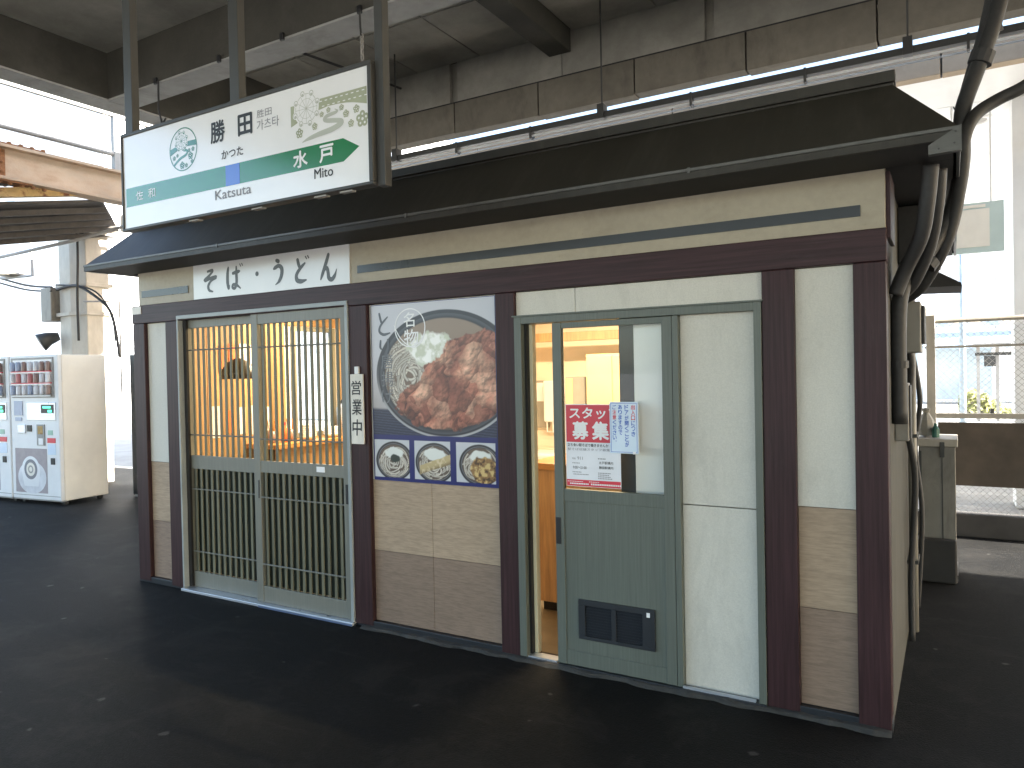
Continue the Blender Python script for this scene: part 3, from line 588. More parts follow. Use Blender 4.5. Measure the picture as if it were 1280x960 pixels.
    nl = np.clip(((gx*.45)+(-gy)*.62+.72)/np.sqrt(1+gx*gx+gy*gy), 0.05, 1.4)
    k = np.clip(.30*T+.45*n1+.35*(H/.07)*.6+.25*(v-.5), 0, 1); c = np.zeros((h, w, 3)); stops = [(.15, (84, 44, 36)), (.40, (136, 78, 62)), (.58, (172, 110, 88)), (.80, (214, 168, 140))]
    for j in range(3): c[..., j] = np.interp(k, [q for q, _ in stops], [lin(x)[j] for _, x in stops])
    c = c*(.42+.74*nl[..., None])*(.55+.9*fbm(h, w, 22, 201, 3)[..., None]); c += lin((255, 236, 214))*(np.clip(nl-1.02, 0, 1)[..., None])*.7
    mixin(sm(0, 1, np.clip(km*1.0, 0, 1))*0, 0); img[:] = img*(1-km[..., None])+np.clip(c, 0, 1)*km[..., None]
    # bottom strip with three small pictures
    mixin(sm(.262, .258, v), lin((22, 30, 100)))
    for i, (a, b) in enumerate(((.005, .308), (.350, .640), (.688, .985))):
        B = ((s > a) & (s < b) & (v > .018) & (v < .233)).astype(float)
        mixin(B, lin((198, 200, 204))); cx = (a+b)/2+(.02, .02, .03)[i]; cy = .112
        E = ell(cx, cy, .158, .110)
        mixin(B*sm(1.02, .99, E), lin((46, 46, 50))); mixin(B*sm(.92, .89, E)*sm(.86, .89, E), lin((120, 120, 124))); mixin(B*sm(.86, .83, E), lin((98, 84, 74)))
        nest(cx, cy-.01, .125, .088, B*sm(.86, .82, E), 46, .0055, 100+i)
        mixin(B*sm(1.05, .85, ell(cx, cy+.045, .085, .034)+.5*(n2-.5)), lin((226, 228, 222)))
        if i == 0: mixin(B*sm(1.05, .8, ell(cx+.01, cy+.015, .045, .026)+.7*(n2-.5)), lin((40, 52, 46)))
        if i == 1:
            q = (v-.098)-(s-.50)*.26+.010*(n2-.5); R_ = B*sm(.028, .023, np.abs(q))*sm(.385, .40, s); mixin(R_, lin((190, 170, 126))); mixin(R_*sm(.002, -.024, q)*.75, lin((112, 92, 62))); mixin(R_*sm(.52, .66, fbm(h, w, 6, 31))*.6, lin((228, 212, 176)))
        if i == 2:
            E3 = ell(cx+.03, cy-.022, .100, .072)+.45*(n2-.5); f6 = fbm(h, w, 7, 55); R_ = B*sm(1.05, .95, E3); mixin(R_, lin((146, 110, 66))); mixin(R_*sm(.52, .66, f6), lin((212, 184, 122))); mixin(R_*sm(.46, .34, f6), lin((80, 58, 38)))
    return np.clip(img*(1+.06*(n3[..., None]-.5)), 0, 1)
def poster():
    img = paint_poster(); h, w, _ = img.shape
    t = thing('menu_poster', 'large poster of a noodle bowl with fried chicken above three small bowls', 'poster', (-2.53, .02, 1.395))
    x0, x1, z0, z1 = -2.962, -2.093, .886, 1.919; r = t.location
    bx('poster_sheet', M['navy'], t, x0, x1, .0265, .0305, z0, z1, 0)
    xs = np.linspace(x0+.004, x1-.004, w)-r.x; zs = np.linspace(z0+.004, z1-.004, h)-r.z
    X, Z = np.meshgrid(xs, zs); co = np.stack([X, np.full_like(X, .0255-r.y), Z], -1).reshape(-1, 3)
    i = np.arange((h-1)*(w-1)); a = (i//(w-1))*w+i % (w-1); F = np.stack([a, a+1, a+w+1, a+w], 1)
    me = bpy.data.meshes.new('printed_picture'); me.vertices.add(len(co)); me.vertices.foreach_set('co', co.ravel())
    me.loops.add(len(F)*4); me.loops.foreach_set('vertex_index', F.ravel().astype(np.int32)); me.polygons.add(len(F)); me.polygons.foreach_set('loop_start', np.arange(0, len(F)*4, 4).astype(np.int32)); me.update(calc_edges=True)
    ca = me.color_attributes.new('print', 'FLOAT_COLOR', 'POINT'); ca.data.foreach_set('color', np.concatenate([img.reshape(-1, 3), np.ones((h*w, 1))], 1).ravel().astype(np.float32))
    m = bpy.data.materials.new('poster_print'); m.use_nodes = True; n = m.node_tree.nodes; p = n['Principled BSDF']; p.inputs['Roughness'].default_value = .3
    at = n.new('ShaderNodeAttribute'); at.attribute_name = 'print'; m.node_tree.links.new(at.outputs['Color'], p.inputs['Base Color']); me.materials.append(m)
    o = bpy.data.objects.new('printed_picture', me); COL.objects.link(o); o.parent = t
    W_, H_ = x1-x0, z1-z0; O = (x0, .0255, z0)
    def P(q): return [(a*W_, b*H_, *c) for a, b, *c in q]
    f = Flat()
    f.ring(.335*W_, .86*H_, .105, .112, 40); f.stroke(P([(.20, .88), (.26, .80), (.36, .75), (.44, .79), (.46, .88)]), .006, (.4, .4))
    emitflat('brush_ring', f, M['whiteink'], t, O, lift=.0012)
    text('brush_character', '名', M['whiteink'], t, O, (.285*W_, .375*W_, .865*H_, .945*H_), lift=.0013, bold=.01)
    text('brush_character', '物', M['whiteink'], t, O, (.285*W_, .405*W_, .765*H_, .850*H_), lift=.0013, bold=.01)
    gi = mat('poster_brush_grey', (.10, .11, .13), .4)
    f = Flat(); f.stroke(P([(.075, .955, .8), (.085, .92, 1), (.10, .885, .8)]), .016, (.6, .5)); f.stroke(P([(.15, .93, .7), (.09, .885, .9), (.075, .85, 1), (.11, .83, 1.1), (.17, .838, .8)]), .016, (.6, .5))
    f.stroke(P([(.085, .80, .8), (.08, .76, 1), (.095, .745, .5)]), .016, (.6, .5)); f.stroke(P([(.145, .805, .8), (.15, .76, 1), (.12, .70, .6)]), .016, (.6, .5)); emitflat('brush_character', f, gi, t, O, lift=.0012)
    g2 = mat('poster_thin_brush', (.16, .17, .19), .4)
    for ch, a, b in (('唐', .635, .72), ('揚', .535, .62), ('げ', .44, .52)): text('brush_character', ch, g2, t, O, (.085*W_, .185*W_, a*H_, b*H_), lift=.0013)
poster()

def staff_poster():
    t = thing('staff_poster', 'red and white recruitment poster inside the service door glass', 'poster', (-1.53, .012, 1.13))
    x0, x1, z0, z1 = -1.680, -1.385, .928, 1.340; y = .0105; O = (0, y, 0)
    bx('poster_sheet', M['paper'], t, x0, x1, y, y+.0015, z0, z1, 0)
    emitflat('red_band', Flat().rect(x0+.004, x1-.003, 1.150, 1.336), M['red'], t, O, lift=.0006); emitflat('red_band', Flat().rect(x0+.002, x1-.002, .930, .962), M['red'], t, O, lift=.0006)
    text('heading', 'スタッフ', M['whiteink'], t, O, (-1.656, -1.39, 1.268, 1.322), lift=.0012, bold=.03)
    text('heading', '募', M['whiteink'], t, O, (-1.640, -1.556, 1.166, 1.252), lift=.0012, bold=.03); text('heading', '集', M['whiteink'], t, O, (-1.532, -1.446, 1.166, 1.252), lift=.0012, bold=.03)
    text('small_print', '立ち食い駅そばで働きませんか', M['ink'], t, O, (-1.670, -1.448, 1.128, 1.144), lift=.0012, bold=.015)
    text('small_print', '駅そば店舗スタッフ募集', M['inkgrey'], t, O, (-1.670, -1.44, 1.108, 1.121), lift=.0012)
    text('small_print', '911', M['inkgrey'], t, O, (-1.617, -1.588, 1.062, 1.078), lift=.0012); text('small_print', '時給', M['inkgrey'], t, O, (-1.645, -1.627, 1.062, 1.073), lift=.0012)
    text('small_print', '9:00～21:00', M['ink'], t, O, (-1.642, -1.568, 1.016, 1.030), lift=.0012)
    for a, b, s in ((-1.50, 1.044, '水戸駅構内'), (-1.50, 1.020, '勝田駅構内')): text('small_print', s, M['ink'], t, O, (a, a+.075, b, b+.014), lift=.0012, bold=.008)
    f = Flat()
    for a, b, c, d in ((-1.505, -1.465, 1.068, 1.073), (-1.645, -1.607, 1.043, 1.047), (-1.645, -1.60, .998, 1.002), (-1.640, -1.56, .987, .991), (-1.505, -1.44, .998, 1.002), (-1.505, -1.45, .989, .993), (-1.505, -1.44, .980, .984), (-1.505, -1.43, .971, .975)):
        x = a
        while x < b: f.rect(x, x+.006, c, d); x += .0085
    emitflat('fine_print', f, M['inkgrey'], t, O, lift=.0011)
    f = Flat()
    for a, b, c, d in ((-1.672, -1.59, .951, .954), (-1.66, -1.56, .938, .945), (-1.555, -1.50, .952, .955), (-1.545, -1.39, .938, .946)):
        x = a
        while x < b: f.rect(x, x+.007, c, d); x += .0095
    emitflat('fine_print', f, M['whiteink'], t, O, lift=.0011)
staff_poster()
def notice():
    t = thing('door_notice', 'pale blue notice card with red and blue vertical writing on the service door glass', 'notice', (-1.355, -.01, 1.23))
    x0, x1, z0, z1 = -1.430, -1.284, 1.104, 1.353; y = -.012; O = (0, y, 0)
    bx('card', M['bluepaper'], t, x0, x1, y, y+.006, z0, z1, .001); bx('card_spacer', M['paper'], t, x0+.03, x1-.03, y+.0062, .0138, z0+.03, z1-.03, 0)
    f = Flat(); e = .006
    for a, b, c, d in ((x0+e, x1-e, z1-e-.002, z1-e), (x0+e, x1-e, z0+e, z0+e+.002), (x0+e, x0+e+.002, z0+e+.0021, z1-e-.0021), (x1-e-.002, x1-e, z0+e+.0021, z1-e-.0021)): f.rect(a, b, c, d)
    emitflat('card_border', f, M['blueink'], t, O, lift=.0008)
    def col(xc, chars, z, st, h=None):
        for ch, m in chars:
            if ch == '。': text('character', ch, M[m], t, O, (xc+.004, xc+.010, z-.006, z), lift=.0012)
            else: text('character', ch, M[m], t, O, (xc-.0095, xc+.0095, z-st*.86, z), lift=.0012, bold=.02)
            z -= st
    col(-1.3085, [(c, 'red') for c in '出入口']+[(c, 'blueink') for c in 'につき'], 1.338, .0255)
    col(-1.3415, [(c, 'blueink') for c in 'ドアが開くことが'], 1.338, .0255)
    col(-1.3745, [(c, 'blueink') for c in 'ありますので'], 1.338, .0245)
    col(-1.4045, [('ご', 'blueink')]+[(c, 'red') for c in '注意']+[(c, 'blueink') for c in 'ください。'], 1.338, .0245)
    bx('tape', M['whiteink'], t, -1.312, -1.298, y-.002, y-.0004, z0-.002, z0+.010, 0)
notice()

# ------------------------------------------------------------------ hanging station name sign
def station_sign():
    t = thing('station_name_sign', 'white hanging station name sign with green arrow band, pictures and black lettering', 'sign', (-2.9, -.94, 2.28))
    x0, x1, z0, z1 = -3.765, -2.035, 2.290, 2.800; yf, yb = -1.0, -.945
    F = MB(); F.box(x0, x1, yf, yb, z1-.018, z1); F.box(x0, x1, yf, yb, z0, z0+.014); F.box(x0, x0+.014, yf+.0005, yb-.0005, z0+.0142, z1-.0182); F.box(x1-.022, x1, yf+.0005, yb-.0005, z0+.0142, z1-.0182)
    put('sign_frame', F, M['steel'], t, .003)
    bx('sign_face', M['signface'], t, x0+.0142, x1-.0222, yf+.008, yf+.012, z0+.0144, z1-.0184, 0)
    bx('sign_back', M['steel'], t, x0+.0142, x1-.0222, yb-.012, yb-.006, z0+.0144, z1-.0184, 0)
    for a, b, zt in ((-3.757, -3.690, z1), (-2.925, -2.860, z1), (-2.034, -1.990, z0-.005)):
        bx('hanger_post', M['steel'], t, a, b, yb-.030, yb+.012, zt, 4.40, .003)
        if zt < 2.5: continue
        bx('post_shoe', M['steel'], t, a-.004, b+.004, yb-.036, yb+.018, zt+.0003, zt+.012, .001)
    for x in (-3.2, -2.75, -2.35, -2.2): bx('mounting_clip', M['greysteel'], t, x-.035, x+.035, yf+.015, yb-.012, z0-.008, z0-.0004, .001)
    LW, LH = 1.711, .507; O = (-3.75, yf+.008, 2.292)
    P = lambda a, b: (a*LW, b*LH)
    # band with arrow head
    b0, b1 = .232, .420
    emitflat('green_band', Flat().poly([P(.0095, .2415), P(.906, b0), P(.958, .330), P(.906, .425), P(.0095, .4345)]), M['green'], t, O, lift=.0008)
    emitflat('blue_square', Flat().poly([P(.470, .2375), P(.527, .2365), P(.527, .4275), P(.470, .4285)]), M['blue'], t, O, lift=.0014)
    T = lambda nm, s, m, a, b, c, d, **k: text(nm, s, m, t, O, (a*LW, b*LW, c*LH, d*LH), lift=.0016, **k)
    T('lettering', '勝', M['ink'], .412, .470, .665, .865, bold=.022); T('lettering', '田', M['ink'], .526, .580, .670, .855, bold=.03)
    T('small_lettering', '胜田', M['inkgrey'], .600, .657, .785, .855); T('small_lettering', '가츠타', M['inkgrey'], .599, .684, .672, .765)
    T('kana_lettering', 'かつた', M['ink'], .455, .543, .495, .575, bold=.02)
    T('roman_lettering', 'Katsuta', M['inkgrey'], .424, .571, .128, .216, bold=.012)
    T('white_lettering', '水', M['whiteink'], .733, .783, .262, .402, bold=.028); T('white_lettering', '戸', M['whiteink'], .826, .872, .262, .402, bold=.028)
    T('roman_lettering', 'Mito', M['ink'], .806, .870, .135, .218, bold=.012)
    T('white_lettering', '佐', M['whiteink'], .060, .094, .290, .384, bold=.01); T('white_lettering', '和', M['whiteink'], .120, .154, .290, .384, bold=.01)
    # picture at the right: band of hills, wheel, river, flowers
    f = Flat(); low = [(.727, .623), (.755, .653), (.79, .685), (.824, .709), (.856, .723), (.891, .72), (.918, .712), (.938, .701), (.961, .682), (.985, .66)]
    for (a, b), (c, d) in zip(low[:-1], low[1:]): f.poly([P(a, b), P(c, d), P(c, .803), P(a, .803)])
    emitflat('picture_hills', f, M['olive'], t, O, lift=.0008)
    f = Flat()
    for r_ in range(2):
        for i in range(9):
            s = .83+i*.0175+r_*.008; f.rect(s*LW, (s+.008)*LW, (.775-r_*.045)*LH-.0005, (.775-r_*.045)*LH+.0035)
    emitflat('picture_dashes', f, M['signface'], t, O, lift=.0013)
    def wheel(cx, cy, R_, m, mw, lw, cab):
        d = Flat().disc(cx, cy, R_*1.1, 24); emitflat('wheel_disc', d, mw, t, O, lift=.0011)
        f = Flat(); f.ring(cx, cy, R_*.93, R_*.93+lw, 28); f.ring(cx, cy, R_*.62, R_*.62+lw*.6, 24)
        for k in range(12):
            a = k*math.pi/6; f.stroke([(cx, cy), (cx+R_*.93*math.cos(a), cy+R_*.93*math.sin(a))], lw*.7)
        emitflat('wheel_lines', f, m, t, O, lift=.0014)
        f = Flat()
        for k in range(8):
            a = k*math.pi/4+.3; f.disc(cx+R_*1.02*math.cos(a), cy+R_*1.02*math.sin(a), cab*1.25, 12)
        emitflat('wheel_cabin_white', f, mw, t, O, lift=.0017)
        for k in range(8):
            a = k*math.pi/4+.3; x, y = cx+R_*1.02*math.cos(a), cy+R_*1.02*math.sin(a)
            emitflat('wheel_cabin', Flat().ring(x, y, cab*.72, cab, 14).disc(x, y-cab*.35, cab*.45, 10), m, t, O, lift=.0020)
    def flower(f, cx, cy, r):
        for k in range(5):
            a = math.pi/2+k*2*math.pi/5; f.ring(cx+r*.62*math.cos(a), cy+r*.62*math.sin(a), r*.16, r*.46, 10)
    wheel(.783*LW, .752*LH, .068, M['olive2'], M['signface'], .0028, .0125)
    riv = [(.766, .470, .4), (.786, .488, .8), (.826, .508, 1), (.868, .522, 1.1), (.897, .548, 1.1), (.902, .569, 1), (.883, .588, .9), (.855, .603, .85), (.845, .620, .8), (.855, .643, .75), (.883, .655, .65), (.889, .668, .55), (.88, .684, .4)]
    emitflat('picture_river', Flat().stroke([(*P(a, b), c) for a, b, c in riv], .022, (.3, .3)), M['olive2'], t, O, lift=.0012)
    f = Flat()
    for a, b, r_ in ((.757, .555, .021), (.811, .582, .0155), (.836, .667, .012), (.859, .69, .012), (.903, .683, .013), (.917, .622, .016), (.951, .639, .017), (.933, .532, .016), (.970, .546, .033)): f = Flat(); flower(f, *P(a, b), r_); emitflat('picture_flower', f, M['olive'], t, O, lift=.0012)
    # round emblem at the left
    cx, cy, r_ = .289*LW, .687*LH, .107
    emitflat('emblem_ring', Flat().ring(cx, cy, r_-.006, r_, 48), M['logogreen'], t, O, lift=.0010)
    f = Flat(); pts = []
    def cl(x, y):
        d = math.hypot(x, y); k = min(1, (r_-.006)/d) if d else 1; return (cx+x*k, cy+y*k)
    f.poly([cl(-.101, -.020), cl(-.03, .004), cl(.03, .010), cl(.104, .006), cl(.098, .034), cl(.02, .034), cl(-.10, .012)])
    f.stroke([cl(-.075, -.072), cl(-.03, -.045), cl(.02, -.03), cl(.03, -.012), cl(.005, -.005), cl(.02, .006)], .013, (.9, .4))
    emitflat('emblem_river', f, M['logogreen'], t, O, lift=.0010)
    f = Flat()
    for a, b, q in ((-.070, -.035, .011), (-.045, -.025, .009), (.055, -.040, .018), (.045, -.012, .010), (.075, -.010, .011), (-.010, -.078, .018), (.022, -.082, .011), (.065, -.068, .010)): f = Flat(); flower(f, cx+a, cy+b, q); emitflat('emblem_flower', f, M['logogreen'], t, O, lift=.0012)
    wheel(cx-.012, cy+.042, .043, M['logogreen'], M['signface'], .0022, .0085)
station_sign()

# ------------------------------------------------------------------ concrete station canopy above the platform
C_ = thing('station_canopy', 'dark concrete station canopy with deep beams over the platform', 'canopy', (0, 0, 4.0))
bx('edge_beam', M['conc_d'], C_, -6.66, -6.40, -10.2, 3.25, 4.003, 5.45, .006)  # top raised and front end lengthened out of view to block light
bx('edge_beam_soffit', M['conc_l'], C_, -6.655, -6.405, -10.19, 3.24, 3.985, 4.0028, .002)  # pale slab: outside light on the beam's underside put into the colour
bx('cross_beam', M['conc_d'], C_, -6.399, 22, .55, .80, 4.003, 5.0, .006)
bx('cross_beam_soffit', M['conc_l'], C_, -6.399, 21.9, .553, .797, 3.985, 4.0028, .002)  # same pale colour for the light falling on this underside
bx('edge_beam', M['conc_d'], C_, -6.399, 22, -10.2, -9.95, 3.9, 5.0, .006)  # unseen front edge, moved forward to cut the light on the facade
bx('edge_beam', M['conc_d'], C_, 22.001, 22.25, -10.2, 3.25, 4.0, 5.0, .006)  # unseen right end, moved outward to keep sun off the platform
# front bay slab and back bay slab, panel by panel
def panels(xa, xb, w, y0, y1, z, gap, m='conc'):
    x = xa
    while x < xb-.02:
        e = min(x+w, xb); bx('ceiling_panel', M[m], C_, x+gap/2, e-gap/2, y0, y1, z, z+.14, .003); x = e
panels(-6.398, 5.2, 1.66, -9.949, -6.0, 4.40, .010); panels(-6.398, 5.2, 1.66, -5.99, -2.70, 4.40, .010); panels(-6.398, 5.2, 1.66, -2.692, .549, 4.40, .010)  # front rows carried on behind the camera so less light comes in
panels(-6.398, -3.265, .783, .801, 2.03, 4.70, .012); panels(-6.398, -3.265, .783, 2.04, 2.999, 4.70, .012)
panels(-3.03, 3.6, .83, .801, 2.03, 4.70, .012); panels(-3.03, 3.6, .83, 2.04, 2.999, 4.70, .012)
bx('roof_slab', M['conc_d'], C_, -6.399, 22, -9.949, .549, 4.545, 5.0, 0); bx('roof_slab', M['conc_d'], C_, -6.399, 22, .801, 3.24, 4.845, 5.0, 0)  # slab lengthened past the view at front and right to hold back light
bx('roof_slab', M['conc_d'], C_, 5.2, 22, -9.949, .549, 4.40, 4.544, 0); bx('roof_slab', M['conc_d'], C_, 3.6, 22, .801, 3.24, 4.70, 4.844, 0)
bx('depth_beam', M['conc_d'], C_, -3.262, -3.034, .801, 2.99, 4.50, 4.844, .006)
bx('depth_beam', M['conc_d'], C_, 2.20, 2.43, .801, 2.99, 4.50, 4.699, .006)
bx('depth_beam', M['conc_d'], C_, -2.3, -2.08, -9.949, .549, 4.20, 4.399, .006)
# fascia wall over the band: segments with a recess between them
for a, b in ((-6.398, -5.97), (-5.87, -4.43), (-4.335, -3.14), (-3.14+.006, -1.78), (-1.70, .9), (1.0, 3.6)): bx('upper_wall', M['conc'], C_, a, b, 3.0, 3.12, 4.272, 4.72, .004)
for a, b in ((-5.968, -5.872), (-4.428, -4.337), (-1.778, -1.702), (.902, .998)): bx('upper_wall_recess', M['conc'], C_, a, b, 3.05, 3.12, 4.272, 4.72, .002)
bx('precast_backing', M['soffit'], C_, -6.39, 5, 3.052, 3.08, 3.96, 4.24, 0)
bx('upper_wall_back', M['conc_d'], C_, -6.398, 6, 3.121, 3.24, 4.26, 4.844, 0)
x = -6.24; 
while x < 5:
    bx('precast_panel', M['precast'], C_, x+.006, x+.9586, 2.90, 3.05, 3.945+random.uniform(-.012, .008), 4.250, .006); x += .9646
bx('shadow_line_strip', M['soffit'], C_, -6.39, 5, 2.925, 2.999, 4.2505, 4.2715, 0)  # solid dark strip that paints in the shadow line above the precast band
for px in (-5.70, -4.90, -4.20, -3.45): 
    m = MB(); m.box(px-.018, px+.018, .53, .5495, 3.975, 4.03); put('cable_clip', m, M['black'], C_, .003)
put('ceiling_conduit', MB().tube([(-5.6, .82, 4.56), (-5.3, 1.6, 4.58), (-5.05, 2.98, 4.58)], .013, 6), M['cable'], C_)
t = thing('hanging_chain', 'short rusty chain hanging in front of the canopy beam above the station sign', 'chain', (-3.38, .50, 3.55))
put('link_rod', MB().tube([(-3.44, .53, 4.0), (-3.41, .5, 3.86), (-3.405, .5, 3.80)], .007, 6), M['steel'], t)
for k in range(5):
    z = 3.79-k*.035; a = .011; cyc = [(math.cos(q*math.pi/5)*a, math.sin(q*math.pi/5)*.022) for q in range(11)]
    put('chain_link', MB().tube([(-3.40+(c if k % 2 == 0 else 0), .5+(0 if k % 2 == 0 else c), z+s_) for c, s_ in cyc], .0045, 5, False), M['greysteel'], t)
tag(put('hanging_wire', MB().tube([(-5.66, .535, 4.0), (-5.64, .52, 3.75), (-5.60, .52, 3.62), (-5.55, .52, 3.66)], .008, 6), M['cable']), 'loose dark wire hanging from the beam left of the station sign', 'wire')

# cable tray hung by rods, in front of the slit of sky
t = thing('cable_tray', 'dark cable tray hung on thin rods below the precast band', 'cable tray', (-2, 2.5, 3.62))
bx('tray_channel', M['steel'], t, -6.2, 5, 2.47, 2.53, 3.640, 3.690, .003)
put('white_conduit', MB().tube([(-6.2, 2.49, 3.612), (5, 2.49, 3.612)], .0095, 8), M['white'], t); put('white_conduit', MB().tube([(-6.2, 2.52, 3.590), (5, 2.52, 3.590)], .007, 8), M['alu'], t)
for x, w in ((-4.74, .030), (-2.52, .03), (-.235, .03), (2.1, .03)):
    put('hanger_rod', MB().tube([(x, 2.5, 3.69), (x, 2.5, 4.70)], .0075, 6), M['steel'], t); bx('rod_bracket', M['steel'], t, x-w, x+w, 2.455, 2.545, 3.633, 3.755, .003)
for x in (-4.0, -3.2, -1.75, -.9, .12): bx('rod_bracket', M['steel'], t, x-.008, x+.008, 2.462, 2.538, 3.585, 3.693, 0)

# ------------------------------------------------------------------ second canopy behind with white soffit and downlights
B_ = thing('rear_canopy', 'rear canopy with pale edge beam and bright white panelled soffit', 'canopy', (0, 8, 4.25))
x = -13.2
while x < 9:
    bx('edge_panel', M['rearbeam'], B_, x+.006, min(x+2.62, 9), 4.86, 5.0, 4.262, 4.565, .004); x += 2.63
bx('edge_cap', M['white'], B_, -13.2, 9, 4.90, 5.05, 4.5655, 4.585, 0)
rows = [(5.005, 5.97), (5.985, 7.28), (7.295, 8.33), (8.345, 9.4), (9.415, 10.6), (10.615, 11.8)]
for a, b in rows:
    for x in np.arange(-12.6, 8.5, 3.0): bx('soffit_panel', M['whitepanel'], B_, x+.005, x+2.995, a, b, 4.268, 4.30, 0)
bx('roof_slab', M['conc_l'], B_, -13.2, 9, 5.051, 11.9, 4.302, 4.58, 0)
for x, y in ((.25, 6.68), (.12, 9.61)):
    m = MB().lathe([(.20, 0), (.205, -.012), (.15, -.012), (.13, .0)], (x, y, 4.267), 28); put('downlight_trim', m, M['white'], B_, smooth=True)
    put('downlight_lens', MB().lathe([(.13, -.0005), (.0, -.0005)], (x, y, 4.267), 28), M['greysteel'], B_)
put('sensor_wire', MB().tube([(.05, 6.0, 4.267), (.09, 6.1, 4.20), (.13, 6.15, 4.05)], .008, 5), M['cable'], B_)
for x, nm in ((.80, 'white column of the rear canopy right of the mesh fence'), (-8.2, 'white column of the rear canopy far left behind the vending machines'), (6.2, '')):
    if not nm: continue
    c = bx('canopy_column', M['white'], None, x-.23, x+.25, 6.0, 6.45, -.02, 4.266, .01); tag(c, nm, 'column', 'white canopy columns')
t = thing('notice_board', 'pale teal notice panel with cream square hung under the white soffit', 'sign', (.2, 6.0, 2.68))
m = MB(); m.box(-.085, .495, 6.0, 6.06, 2.685, 3.215); put('panel_board', m, M['qrpanel'], t, .004); bx('panel_square', M['qrcream'], t, .015, .365, 5.992, 5.9995, 2.745, 3.145, 0)
bx('panel_heading', M['qrcream'], t, .06, .33, 5.993, 5.9995, 3.16, 3.19, 0)
for x in (.03, .38): put('hanger_rod', MB().tube([(x, 6.03, 3.214), (x, 6.03, 4.27)], .010, 6), M['white'], t)

# ------------------------------------------------------------------ mesh fence along the platform's far edge, right
t = thing('mesh_fence', 'pale chain-link fence with pipe rails and dark lower boards behind the kiosk', 'fence', (1.5, 4.24, 0))
for x in (-.155, 1.45, 3.05): bx('fence_post', M['paleSteel'], t, x-.035, x+.035, 4.215, 4.285, .23, 1.94, .004)
put('rail', MB().tube([(-.2, 4.24, 1.885), (6, 4.24, 1.905)], .020, 8), M['paleSteel'], t); put('rail', MB().tube([(-.2, 4.24, 1.655), (6, 4.24, 1.665)], .010, 8), M['paleSteel'], t)
bx('rail', M['paleSteel'], t, -.119, 6, 4.22, 4.27, 1.028, 1.072, .004)
bx('kerb_board', M['kerb'], t, -.6, 6, 4.18, 4.30, .001, .20, .008)
put('bolt', MB().tube([(.30, 4.215, 1.075), (.30, 4.215, 1.115)], .016, 8), M['steel'], t)
for a, b in ((-.118, 1.414), (1.486, 3.014)): bx('lower_board', M['boardbrown'], t, a+.012, b, 4.226, 4.246, .440, .992, .003)
wm = MB(); pit = .052; x0, x1, z0, z1 = -.12, 3.0, .20, 1.88
for sgn in (1, -1):
    k = x0-(z1-z0)
    while k < x1+(z1-z0):
        pa, pb = [], []
        ta = max(0, (x0-k) if sgn > 0 else (k-x1)); tb = min(z1-z0, (x1-k) if sgn > 0 else (k-x0))
        if tb > ta+.01: wm.tube([(k+sgn*ta, 4.238+sgn*.002, z0+ta), (k+sgn*tb, 4.238+sgn*.002, z0+tb)], .0018, 3, False)
        k += pit
put('wire_mesh', wm, M['greysteel'], t, kind='stuff')
# grey service cabinet against the kiosk's side
t = thing('service_cabinet', 'grey metal service cabinet with lid standing against the kiosk side wall', 'cabinet', (-.08, 2.85, 0))
bx('cabinet_body', M['box'], t, -.205, .020, 2.60, 3.0, .05, .93, .006); bx('cabinet_lid', M['paleSteel'], t, -.222, .035, 2.575, 3.02, .931, .985, .006)
bx('lid_latch', M['steel'], t, -.075, -.045, 2.565, 2.575, .86, .965, .002); bx('door_seam', M['steel'], t, -.064, -.058, 2.5965, 2.5995, .08, .86, 0); bx('corner_strip', M['steel'], t, -.20, -.186, 2.590, 2.5995, .06, .90, 0)
bx('plinth', M['black'], t, -.215, .03, 2.57, 3.0, .001, .049, .004)
tag(bx('rubber_sheet', M['soffit'], None, -.21, .022, 2.50, 2.56, .001, .30, .012), 'dark sheet leaning on the foot of the grey service cabinet', 'sheet')
tag(put('crumpled_bag', MB().lathe([(0, 0), (.05, .01), (.065, .06), (.05, .12), (.02, .17), (.03, .20), (0, .21)], (-.16, 2.78, .985), 9), M['box']), 'crumpled grey bag on top of the service cabinet', 'bag')
tag(put('green_bottle', MB().lathe([(0, 0), (.024, 0), (.024, .06), (.010, .085), (.010, .10), (0, .10)], (-.10, 2.72, .985), 10), mat('green_plastic', (.02, .10, .075), .4)), 'small green bottle on the service cabinet lid', 'bottle')
